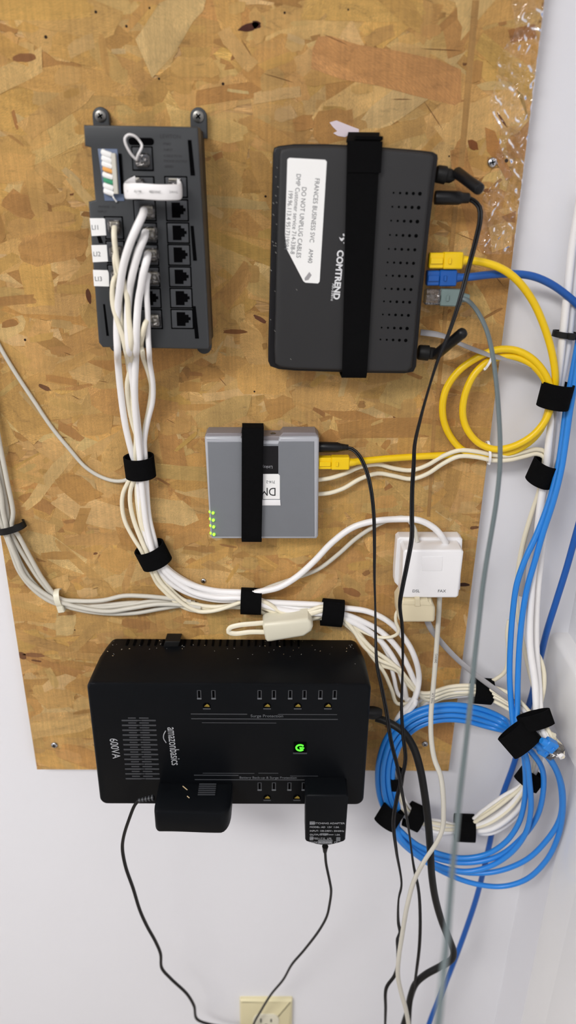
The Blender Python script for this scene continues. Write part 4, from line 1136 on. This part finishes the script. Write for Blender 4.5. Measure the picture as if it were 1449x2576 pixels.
for lab, dx, dh in (('thick white printed cable climbing the wall beside the blue pair', -7, 3), ('thick white cable climbing in the corner behind the printed one', 8, -2)):
    ob, S, o = cable('network_cable', lab, 'cable', [(1398+dx, 1900, 96), (1372+dx, 1850, 88), (1356+dx*.6, 1800, 78)]+upw(dx, dh), 3.2, WC)
    if dx < 0:
        cord_print(ob, o, 'ANSI/TIA CAT5E', (1334, 1640), (1333, 1480), 52, 3.0)
        cord_print(ob, o, '24AWG 4PR', (1338, 1450), (1346, 1370), 44, 3.0)
        cord_print(ob, o, 'VERIFIED', (1393, 980), (1405, 890), 26, 3.0)
# thick white + thin white leads that rise to the white box
cable('network_cable', 'thick white cable arching from the bundle into the white jack box', 'cable',
      [(392, 1396, 24), (412, 1425, 23), (445, 1452, 21), (490, 1474, 20), (545, 1487, 20), (605, 1490, 22), (632, 1492, 23), (660, 1487, 23), (700, 1478, 23), (745, 1452, 22), (790, 1412, 21), (835, 1365, 20), (885, 1328, 20), (935, 1312, 21), (1000, 1306, 24), (1055, 1309, 28), (1092, 1328, 32), (1112, 1350, 33), (1121, 1366, 30)], 2.9, WC)
cable('phone_cable', 'thin white cable running beneath the thick arch into the white jack box', 'cable',
      [(600, 1500, 16), (632, 1496, 17), (680, 1476, 15), (740, 1455, 15), (800, 1432, 15), (850, 1395, 15), (895, 1355, 15), (940, 1325, 17), (985, 1306, 20), (1020, 1303, 24), (1040, 1325, 28), (1050, 1362, 28)], 2.0, 'dusty_cable')
# thin grey lead from the left edge
cable('phone_cable', 'thin grey cable slanting down the board to the first black wrap', 'cable',
      [(-60, 760, 14), (-20, 835, 14), (5, 882, 14), (40, 940, 14), (85, 1008, 14), (130, 1075, 14), (175, 1130, 14), (215, 1175, 14), (255, 1200, 14), (290, 1210, 15), (318, 1207, 17), (335, 1192, 18), (350, 1172, 17)], 1.7, 'dusty_cable')
# left bundle
G2 = 'dusty cream cables tied at the board edge'
lf = [
 [(-60, 780), (-22, 1000), (0, 1120), (18, 1210), (33, 1290), (30, 1325), (45, 1345), (75, 1400), (110, 1460), (150, 1505), (200, 1512), (260, 1510), (310, 1499), (370, 1500), (430, 1506), (480, 1514)],
 [(-62, 820), (-32, 1020), (-8, 1140), (10, 1230), (20, 1290), (24, 1325), (38, 1360), (68, 1410), (105, 1465), (148, 1508), (190, 1520), (250, 1528), (320, 1522), (390, 1512), (450, 1518), (500, 1524)],
 [(-66, 850), (-42, 1040), (-18, 1160), (2, 1240), (8, 1290), (16, 1325), (20, 1350), (42, 1405), (62, 1450), (100, 1485), (146, 1512), (200, 1528), (270, 1538), (330, 1530), (400, 1520), (460, 1522), (505, 1528)],
 [(-70, 900), (-48, 1080), (-26, 1180), (-6, 1250), (-2, 1295), (10, 1328), (28, 1362), (56, 1425), (92, 1475), (144, 1516), (200, 1534), (270, 1543), (340, 1542), (400, 1532), (450, 1524), (500, 1520)],
 [(-70, 930), (-54, 1100), (-34, 1200), (-14, 1270), (-8, 1300), (8, 1330), (26, 1378), (50, 1440), (95, 1492), (143, 1519), (210, 1524), (280, 1520), (340, 1516), (400, 1518), (450, 1512), (490, 1516)],
]
for k, p in enumerate(lf):
    hs = 15+[3, 0, 5, 1, -1][k]
    cable('phone_cable', 'dusty cream cable in the tied bunch curving in over the board edge', 'cable', [(x, y, hs) for x, y in p], 2.1, 'dusty_cable', group=G2)

# ------------------------------------------------------------------ ring hidden strands (phone leads behind the coil)
G3 = 'cream cables in the ring behind the blue coil'
for k, (off, dh) in enumerate(((10, 3), (-10, 6), (18, 0), (3, 10), (-18, 2))):
    pts = ringpath(off, dh-2)[3:14]
    cable('phone_cable', 'cream cable looped in the wrapped ring behind the blue coil', 'cable', [(1210, 1738+off*.5, 26), (1140, 1744+off*.5, 26), (1075, 1758+off*.4, 26), (1020, 1800, 28)]+pts+[(1344, 1880, 70), (1350, 1820, 70)], 1.9, CC if k % 2 else WC, group=G3)
G4 = 'cream cables fanning into the wrap by the side wall'
for k, (s, m, r) in enumerate(((0, WC, 2.4), (14, CC, 1.8), (-12, CC, 1.8))):
    cable('phone_cable', 'cable fanning from the dark wrap by the board edge into the side wall wrap', 'cable',
          [(1060, 1776+s*.3, 27), (1090, 1757+s*.6, 28), (1140, 1741+s*.6, 29), (1200, 1737+s*.7, 31), (1250, 1748+s*1.4, 42), (1300, 1775+s*1.5, 58), (1342, 1806+s*.4, 76), (1375, 1842+s, 90), (1398, 1880, 100)], r, m, group=G4)
cable('phone_cable', 'short cream lead kinked upward behind the twin blue cables', 'cable', [(1222, 1728, 28), (1232, 1718, 30), (1270, 1690, 32), (1278, 1640, 32), (1276, 1590, 30), (1281, 1560, 28)], 1.9, CC)
cable('phone_cable', 'cream cable hugging the side wall left of the printed white cable', 'cable',
      [(1370, 1130, 16), (1368, 1180, 17), (1355, 1240, 16), (1335, 1300, 15), (1315, 1370, 15), (1303, 1440, 16), (1300, 1520, 18), (1312, 1600, 26), (1330, 1680, 40), (1348, 1750, 58), (1356, 1805, 72)], 2.2, CC)
cable('phone_cable', 'cream cable bowing out toward the side wall just above the wrap', 'cable',
      [(1352, 1560, 34), (1350, 1640, 42), (1358, 1655, 48), (1368, 1690, 54), (1368, 1730, 60), (1360, 1770, 66), (1356, 1810, 72)], 2.1, CC)

cable('phone_cable', 'thin cream lead curling from the beige splitter back into the white bundle', 'cable', [(1004, 1530, 30), (996, 1545, 32), (996, 1565, 33), (1003, 1582, 33), (1000, 1594, 32), (985, 1602, 30), (962, 1604, 28), (940, 1600, 27), (915, 1590, 26), (890, 1575, 25), (862, 1556, 24)], 1.5, CC)
# ------------------------------------------------------------------ flat grey leads
cable('flat_phone_cable', 'flat grey cable running from the modem through the yellow loops', 'cable',
      [(1058, 836, 22), (1085, 839, 23), (1115, 845, 24), (1160, 866, 25), (1205, 884, 26), (1245, 897, 26), (1295, 906, 24), (1335, 922, 24), (1365, 948, 24), (1382, 975, 24), (1392, 1010, 24), (1390, 1070, 22), (1385, 1130, 22), (1378, 1180, 22), (1362, 1250, 20), (1346, 1310, 18), (1330, 1365, 17), (1316, 1430, 17), (1312, 1500, 20)], 1.2, 'flat_grey_cable', rh=2.9, flat=(.6, -.5, .5))
cable('flat_phone_cable', 'flat grey cable slanting from the beige splitter to the side wall wrap', 'cable',
      [(1074, 1560, 32), (1083, 1580, 31), (1105, 1610, 30), (1150, 1658, 32), (1200, 1700, 38), (1250, 1737, 46), (1300, 1772, 58), (1340, 1804, 74), (1370, 1835, 88)], 1.3, 'flat_grey_cable', rh=3.0, flat=(.6, .7, .3))

# ------------------------------------------------------------------ cream pair from the grey adapter
cable('phone_cable', 'cream cable from the grey adapter, upper of the pair', 'cable',
      [(798, 1207, 22), (830, 1203, 22), (870, 1190, 20), (905, 1175, 18), (950, 1168, 16), (990, 1178, 15), (1035, 1183, 15), (1075, 1170, 16), (1115, 1147, 18), (1155, 1133, 20), (1200, 1136, 22), (1240, 1144, 23), (1280, 1146, 22), (1320, 1136, 20), (1350, 1130, 18), (1370, 1136, 18), (1376, 1160, 20), (1370, 1190, 20)], 1.95, CC)
cable('phone_cable', 'cream cable from the grey adapter, lower of the pair', 'cable',
      [(798, 1243, 20), (830, 1240, 20), (865, 1228, 19), (905, 1205, 17), (950, 1191, 15), (990, 1197, 15), (1035, 1205, 15), (1075, 1192, 16), (1115, 1166, 18), (1155, 1148, 20), (1200, 1150, 22), (1240, 1158, 23), (1280, 1157, 22), (1320, 1148, 20), (1350, 1142, 19), (1368, 1150, 20), (1370, 1178, 21), (1365, 1200, 21)], 1.95, CC)

# ------------------------------------------------------------------ yellow patch cable
ob, S, o = cable('network_cable', 'yellow patch cable coiled between the modem and grey adapter', 'cable',
      [(1150, 655, 30), (1180, 655, 31), (1220, 661, 33), (1262, 676, 34), (1300, 704, 34), (1340, 757, 32), (1372, 830, 30), (1391, 900, 28), (1397, 960, 26), (1390, 1000, 26), (1376, 1050, 28), (1340, 1095, 28), (1290, 1123, 27), (1245, 1130, 26), (1205, 1115, 25), (1175, 1080, 24), (1164, 1040, 24), (1172, 985, 24), (1198, 935, 23), (1240, 903, 22), (1290, 897, 24), (1335, 915, 25), (1370, 955, 25), (1382, 1005, 24), (1374, 1050, 22), (1345, 1100, 22), (1290, 1136, 22), (1230, 1143, 20), (1170, 1135, 18), (1133, 1098, 18), (1114, 1045, 19), (1120, 985, 20), (1152, 935, 21), (1200, 900, 22), (1250, 880, 24), (1300, 882, 26), (1345, 908, 27), (1378, 955, 27), (1388, 1000, 28), (1380, 1040, 24), (1350, 1090, 20), (1290, 1128, 17), (1220, 1142, 15.5), (1150, 1144, 15), (1060, 1148, 16), (970, 1154, 20), (900, 1161, 23), (876, 1163, 24)], 2.95, 'yellow_cable')
rj45(ob, o, (1078, 655), (1168, 655), 30, 'yellow_cable', 'yellow_cable', 6.0, 4.0)
rj45(ob, o, (800, 1163), (884, 1163), 24, 'yellow_cable', 'yellow_cable', 5.6, 3.8)

# ------------------------------------------------------------------ deep blue cable
ob, S, o = cable('network_cable', 'deep blue cable from the modem that sweeps behind the coil', 'cable',
      [(1140, 698, 28), (1180, 697, 28), (1230, 691, 26), (1290, 689, 24), (1340, 695, 22), (1385, 714, 20), (1425, 742, 18), (1460, 775, 16), (1500, 850, 12), (1515, 950, 12), (1510, 1100, 12), (1480, 1230, 14), (1450, 1340, 20), (1425, 1430, 24), (1400, 1510, 28), (1375, 1590, 30), (1358, 1660, 26), (1340, 1740, 16), (1318, 1820, 12), (1305, 1880, 10), (1290, 1930, 10), (1268, 1990, 12), (1245, 2060, 16), (1230, 2130, 20), (1214, 2200, 26), (1195, 2270, 30), (1168, 2350, 36), (1140, 2425, 42), (1110, 2500, 48), (1085, 2560, 52), (1060, 2640, 56)], 3.0, 'deep_blue_cable')
rj45(ob, o, (1072, 699), (1152, 698), 28, 'deep_blue_cable', 'deep_blue_cable', 6.0, 4.0)

# ------------------------------------------------------------------ slate grey cable swinging toward the viewer
ob, S, o = cable('network_cable', 'slate grey cable from the modem hanging out in front of everything', 'cable',
      [(1160, 748, 32), (1178, 757, 36), (1200, 782, 44), (1222, 825, 54), (1237, 880, 66), (1247, 950, 80), (1254, 1030, 96), (1258, 1110, 112), (1257, 1180, 126), (1249, 1260, 142), (1238, 1330, 156), (1226, 1400, 172), (1214, 1480, 190), (1205, 1560, 208), (1196, 1640, 226), (1188, 1720, 244), (1180, 1800, 262), (1170, 1890, 284), (1158, 1990, 306), (1148, 2090, 328), (1138, 2190, 348), (1130, 2290, 366), (1122, 2390, 382), (1112, 2480, 394), (1102, 2576, 402), (1090, 2680, 408)], 1.9, 'slate_cable', rh=1.3, flat=(.3, .2, 1))
rj45(ob, o, (1068, 746), (1166, 749), 30, 'clear_plug', 'slate_plug', 6.3, 4.2)

# ------------------------------------------------------------------ black cords
ob, S, o = cable('power_cable', 'thin black cord hanging from the barrel plug on the modem', 'power cable',
      [(1178, 500, 30), (1192, 506, 31), (1206, 522, 33), (1208, 550, 36), (1198, 600, 42), (1178, 675, 50), (1158, 750, 56), (1132, 830, 58), (1100, 910, 58), (1075, 990, 56), (1056, 1060, 54), (1043, 1120, 52), (1041, 1165, 52), (1037, 1230, 54), (1036, 1300, 60), (1036, 1350, 66), (1024, 1420, 72), (1012, 1480, 76), (1006, 1520, 76), (1012, 1580, 74), (1013, 1680, 72), (1010, 1780, 74), (1014, 1850, 78), (1020, 1910, 84), (1010, 1960, 90), (998, 2010, 92), (990, 2070, 92), (997, 2140, 92), (1010, 2225, 92), (1003, 2260, 92), (1002, 2320, 90), (1006, 2345, 90), (1000, 2360, 90), (1001, 2390, 90), (1000, 2430, 88), (992, 2455, 86), (972, 2485, 84), (970, 2540, 82), (968, 2600, 80), (960, 2700, 78)], 1.7, 'black_rubber', twist=True)
mb = MB(); a = loc_of(o, 1094, 497, 30); b = loc_of(o, 1160, 498, 30); d = (b-a); Lg = d.length
mb.lathe(a, d, [(0, 4.6), (1, 5.0), (Lg*.9, 4.9), (Lg, 4.2), (Lg+.6, 3.9), (Lg+5.5, 3.6), (Lg+6.5, 2.4)], 'black_rubber', n=18); child('plug', mb, ob)
ob, S, o = cable('power_cable', 'thin black cord hanging from the barrel plug on the grey adapter', 'power cable',
      [(872, 1127, 24), (886, 1130, 26), (904, 1147, 30), (922, 1185, 36), (933, 1230, 42), (940, 1290, 48), (942, 1370, 54), (942, 1450, 60), (944, 1530, 66), (945, 1600, 78), (948, 1670, 90), (958, 1720, 92), (972, 1790, 92), (985, 1870, 92), (1000, 1930, 96), (1010, 1985, 100), (1020, 2040, 100), (1030, 2100, 98), (1040, 2175, 98), (1053, 2240, 96), (1057, 2310, 92), (1055, 2380, 88), (1048, 2440, 84), (1043, 2475, 82), (1036, 2520, 80), (1030, 2600, 78)], 1.55, 'black_rubber', twist=True)
mb = MB(); a = loc_of(o, 800, 1124, 22); b = loc_of(o, 852, 1125, 23); d = (b-a); Lg = d.length
mb.lathe(a, d, [(0, 4.0), (1, 4.5), (Lg*.95, 4.3), (Lg, 3.8)]+[(Lg+1+k*1.3+q, 3.6-.2*k-(.5 if q else 0)) for k in range(6) for q in (0, .8)], 'black_rubber', n=16); child('plug', mb, ob)
cable('power_cable', 'thick black mains cord from the battery box that bends in a sharp elbow', 'power cable',
      [(945, 1806, 52), (965, 1812, 54), (990, 1824, 58), (1015, 1842, 64), (1040, 1880, 70), (1056, 1930, 78), (1067, 1990, 84), (1076, 2060, 88), (1082, 2130, 90), (1086, 2200, 90), (1095, 2260, 90), (1112, 2320, 88), (1135, 2375, 86), (1141, 2395, 86), (1137, 2412, 86), (1110, 2430, 84), (1070, 2452, 82), (1046, 2474, 80), (1032, 2510, 78), (1026, 2545, 76), (1010, 2600, 74)], 3.6, 'black_matte')
# white cord hanging from the jack box
ob, S, o = cable('phone_cable', 'long off-white cord hanging from the white jack box past the coil', 'cable',
      [(1106, 1500, 28), (1104, 1540, 30), (1100, 1600, 36), (1094, 1680, 46), (1088, 1750, 56), (1084, 1800, 64), (1085, 1860, 72), (1093, 1910, 80), (1108, 1950, 86), (1114, 1990, 92), (1116, 2040, 96), (1113, 2085, 98), (1098, 2120, 100), (1068, 2165, 102), (1042, 2215, 102), (1024, 2280, 102), (1012, 2350, 100), (1003, 2410, 100), (1001, 2455, 98), (1010, 2500, 96), (1020, 2535, 94), (1028, 2580, 92), (1034, 2660, 90)], 2.5, 'dusty_cable', rh=1.9, flat=(.4, 0, 1))
cord_print(ob, o, 'TYPE CM', (1087, 1770), (1095, 1690), 61, 3.0)
cord_print(ob, o, '24AWG', (1096, 1668), (1101, 1600), 47, 3.0)

# ------------------------------------------------------------------ blue coil (two patch cables)
def hb(y): return 40
entry1 = [(1475, 760, 16), (1455, 860, 18), (1440, 940, 20), (1424, 1030, 24), (1414, 1110, 28), (1403, 1180, 32), (1382, 1260, 36), (1352, 1340, 40), (1320, 1410, 44), (1300, 1470, 46), (1290, 1540, 48), (1284, 1620, 52), (1282, 1700, 58), (1286, 1770, 66), (1293, 1830, 76)]
entry2 = [(1482, 760, 20), (1463, 860, 22), (1450, 940, 24), (1434, 1030, 28), (1423, 1110, 32), (1412, 1180, 36), (1392, 1260, 40), (1366, 1340, 42), (1346, 1410, 44), (1326, 1480, 46), (1314, 1550, 50), (1307, 1620, 54), (1303, 1700, 60), (1302, 1770, 68), (1302, 1830, 78)]
def arc(k, h0):     # tie -> over the top -> left side -> lower wrap; k strand slot (px inward)
    b = [(1272, 1812), (1230, 1790), (1180, 1777), (1125, 1773), (1065, 1783), (1015, 1808), (975, 1852), (954, 1910), (950, 1965), (958, 2015), (978, 2055)]
    cx, cy = 1165, 1960
    out = []
    for i, (x, y) in enumerate(b):
        d = Vector((x-cx, y-cy)).normalized(); w = 1 if i not in (0, len(b)-1) else .75
        out.append((x-d.x*k*w, y-d.y*k*w, h0+(6 if i == 0 else 0)))
    return out
low = {
 1: [(1010, 2092), (1050, 2125), (1100, 2146), (1160, 2158), (1220, 2150), (1270, 2120), (1305, 2070), (1320, 2010), (1322, 1950), (1316, 1895)],
 2: [(1006, 2098), (1050, 2138), (1110, 2163), (1180, 2170), (1250, 2155), (1305, 2115), (1348, 2060), (1366, 1995), (1364, 1935), (1335, 1890)],
 3: [(1004, 2100), (1050, 2148), (1110, 2180), (1170, 2192), (1230, 2180), (1280, 2150), (1320, 2100), (1335, 2040), (1332, 1965), (1322, 1900)],
 4: [(1002, 2104), (1060, 2155), (1110, 2182), (1180, 2196), (1250, 2192), (1320, 2165), (1370, 2120), (1408, 2060), (1412, 1990), (1395, 1930), (1350, 1878)],
 5: [(1000, 2106), (1060, 2160), (1120, 2196), (1190, 2222), (1260, 2230), (1320, 2214), (1370, 2170), (1402, 2110), (1416, 2040), (1412, 1970), (1385, 1910), (1345, 1868)],
}
def lowp(i, h0, h1):
    n = len(low[i]); return [(x, y, h0+(h1-h0)*k/(n-1)) for k, (x, y) in enumerate(low[i])]
tie = lambda x, y, h: [(x, y, h)]
A = entry1+tie(1300, 1868, 84)+lowp(1, 54, 78)[::-1]+arc(0, 44)[::-1]
# path A: entry -> down side (loop 1 reversed) -> up left side -> across the top -> tie -> loop 3 ...
A = entry1 + tie(1303, 1868, 84) + lowp(1, 50, 80)[::-1] + arc(0, 42)[::-1] + tie(1296, 1850, 80) + lowp(2, 48, 84)[::-1] + arc(13, 45)[::-1] + tie(1302, 1856, 84) + lowp(3, 52, 86)[::-1] + arc(26, 44)[::-1] + [(1300, 1848, 84), (1330, 1862, 86), (1352, 1874, 90)]
B = entry2 + tie(1315, 1862, 84) + lowp(4, 46, 92)[::-1] + arc(38, 42)[::-1] + tie(1305, 1846, 82) + lowp(5, 44, 96)[::-1] + arc(19, 38)[::-1] + [(1306, 1842, 86), (1340, 1852, 92), (1362, 1862, 98)]
G5 = 'sky blue patch cables coiled at the side wall'
ob, S, o = cable('network_cable', 'sky blue coiled patch cable with the tighter loops', 'cable', A, 2.65, 'blue_cable', group=G5)
rj45(ob, o, (1392, 1900), (1356, 1878), 94, 'clear_plug', 'blue_cable', 5.2, 3.4)
ob, S, o = cable('network_cable', 'sky blue coiled patch cable with the wider drooping loops', 'cable', B, 2.65, 'blue_cable', group=G5)
rj45(ob, o, (1412, 1890), (1368, 1866), 104, 'clear_plug', 'blue_cable', 5.2, 3.4)

# ------------------------------------------------------------------ black wraps and ties
wrap('black wrap on the white bundle level with the top of the grey adapter', 352, 1173, 93, 27, 34, 9, 20, flare=-1)
wrap('black wrap where the white bundle starts bending under the grey adapter', 385, 1396, 112, 25, 36, 9, 20, flare=-2)
wrap('black wrap on the white bundle directly below the grey adapter', 632, 1512, 178, 26, 32, 8, 21)
wrap('black wrap on the white bundle above the battery box, beside the black cord', 836, 1541, 175, 27, 33, 8, 22)
wrap('black wrap holding yellow, grey and white cables on the wall', 1397, 994, 84, 31, 35, 12, 25)
wrap('black wrap where the cream pair joins the wall cables', 1366, 1187, 74, 29, 30, 10, 23, flare=-2)
wrap('black wrap beside the slate cable just beyond the board edge', 1212, 1738, 175, 24, 30, 10, 32)
wrap('black wrap bunching cream cables against the side wall', 1346, 1812, 113, 19, 38, 8, 88, dy=.72)
wrap('large black wrap around the blue coil top', 1306, 1858, 130, 30, 39, 9, 93, dy=.75)
wrap('small black wrap inside the blue coil near the battery box', 990, 1957, 88, 18, 22, 10, 34)
wrap('black wrap around the blue coil at its lower bend', 980, 2054, 68, 25, 26, 9, 52, dy=.65)
wrap('black wrap on the cream ring crossed by the thin black cord', 1043, 2054, 150, 20, 32, 9, 40, dy=.6)
wrap('black wrap at the very bottom of the cream ring', 1169, 2082, 177, 24, 31, 12, 40, dy=.6)
wrap('black wrap on the cream ring seen through the blue loops', 1333, 1957, 66, 20, 30, 10, 62, dy=.6)
def ziptie(label, px, py, ang, r, b, h, m, w=2.2, head=True, hx=1, hs=3.2, hh=0):
    o = P(px, py, h); v = Vector((math.cos(math.radians(ang)), math.sin(math.radians(ang)), 0)); u = Vector((v.y, -v.x, 0))
    mb = MB(); mb.band((0, 0, 0), u, v, (0, 0, 1), r, b, w, m, th=1.1, n=28)
    ob = mesh_obj('zip_tie', mb, loc=o*.001, smooth=50); tag(ob, label, 'zip tie')
    if head:
        mb = MB(); mb.ob(u*(hx*r)+Vector((0, 0, b*.5+hh)), u*hs, v*hs*.8, Vector((0, 0, hs*.8)), m, .8); child('buckle', mb, ob)
ziptie('white zip tie with a rounded buckle where the dusty bunch turns', 150, 1505, 10, 8.5, 6.5, 16, 'almond_plastic', w=2.6, hx=1, hs=4.0)
ziptie('black zip tie around the dusty bunch at the board edge', 28, 1326, 105, 12, 8, 17, 'black_matte', w=3.0, hx=.6, hs=3.0)
ziptie('black zip tie around the white cables high on the wall', 1424, 842, 84, 10, 7, 14, 'black_matte', w=2.4, hx=.15, hs=3.2, hh=4)
ziptie('thin white twist tie on the top of the yellow loops', 1228, 906, -20, 7, 5, 23, 'white_plastic', w=.9, hx=1, hs=1.4)
ziptie('thin white twist tie joining the yellow loops and cream pair', 1228, 1138, 8, 9, 6, 21, 'white_plastic', w=1.0, hx=1, hs=1.4)

# ------------------------------------------------------------------ light: ceiling fixture of the room, an added fill lamp + ambient
def area(name, loc, size, size_y, power, col, rot=(0, 0, 0)):
    L = bpy.data.lights.new(name, 'AREA'); L.shape = 'RECTANGLE'; L.size = size; L.size_y = size_y; L.energy = power; L.color = col
    o = bpy.data.objects.new(name, L); C.objects.link(o); o.location = loc; o.rotation_euler = rot
area('ceiling_and_fill_light', (-1.15, -1.7, 2.45), 1.0, .6, 58, (1, .975, .95))
area('ceiling_and_fill_light', (-.2, -3.2, 2.60), 1.6, 1.2, 16, (.96, .97, 1.0), (math.radians(38), 0, 0))  # large frontal fill, added to brighten the wall; not a room fixture
w = bpy.data.worlds.new('room_light'); bpy.context.scene.world = w; w.use_nodes = True
w.node_tree.nodes['Background'].inputs[0].default_value = (.86, .9, 1.0, 1); w.node_tree.nodes['Background'].inputs[1].default_value = .15

# ------------------------------------------------------------------ camera
cd = bpy.data.cameras.new('camera'); co = bpy.data.objects.new('camera', cd); C.objects.link(co)
cd.sensor_fit = 'VERTICAL'; cd.sensor_height = 36; cd.lens = F/2576*36; cd.clip_start = .01
R = Matrix((right, up, -fwd)).transposed().to_4x4()
co.matrix_world = Matrix.Translation(cam_pos*.001) @ R
cd.dof.use_dof = True; cd.dof.focus_distance = .64; cd.dof.aperture_fstop = 4
sc = bpy.context.scene; sc.camera = co
sc.view_settings.view_transform = 'Standard'; sc.view_settings.look = 'None'; sc.view_settings.gamma = 1; sc.view_settings.exposure = 0; sc.view_settings.use_curve_mapping = False
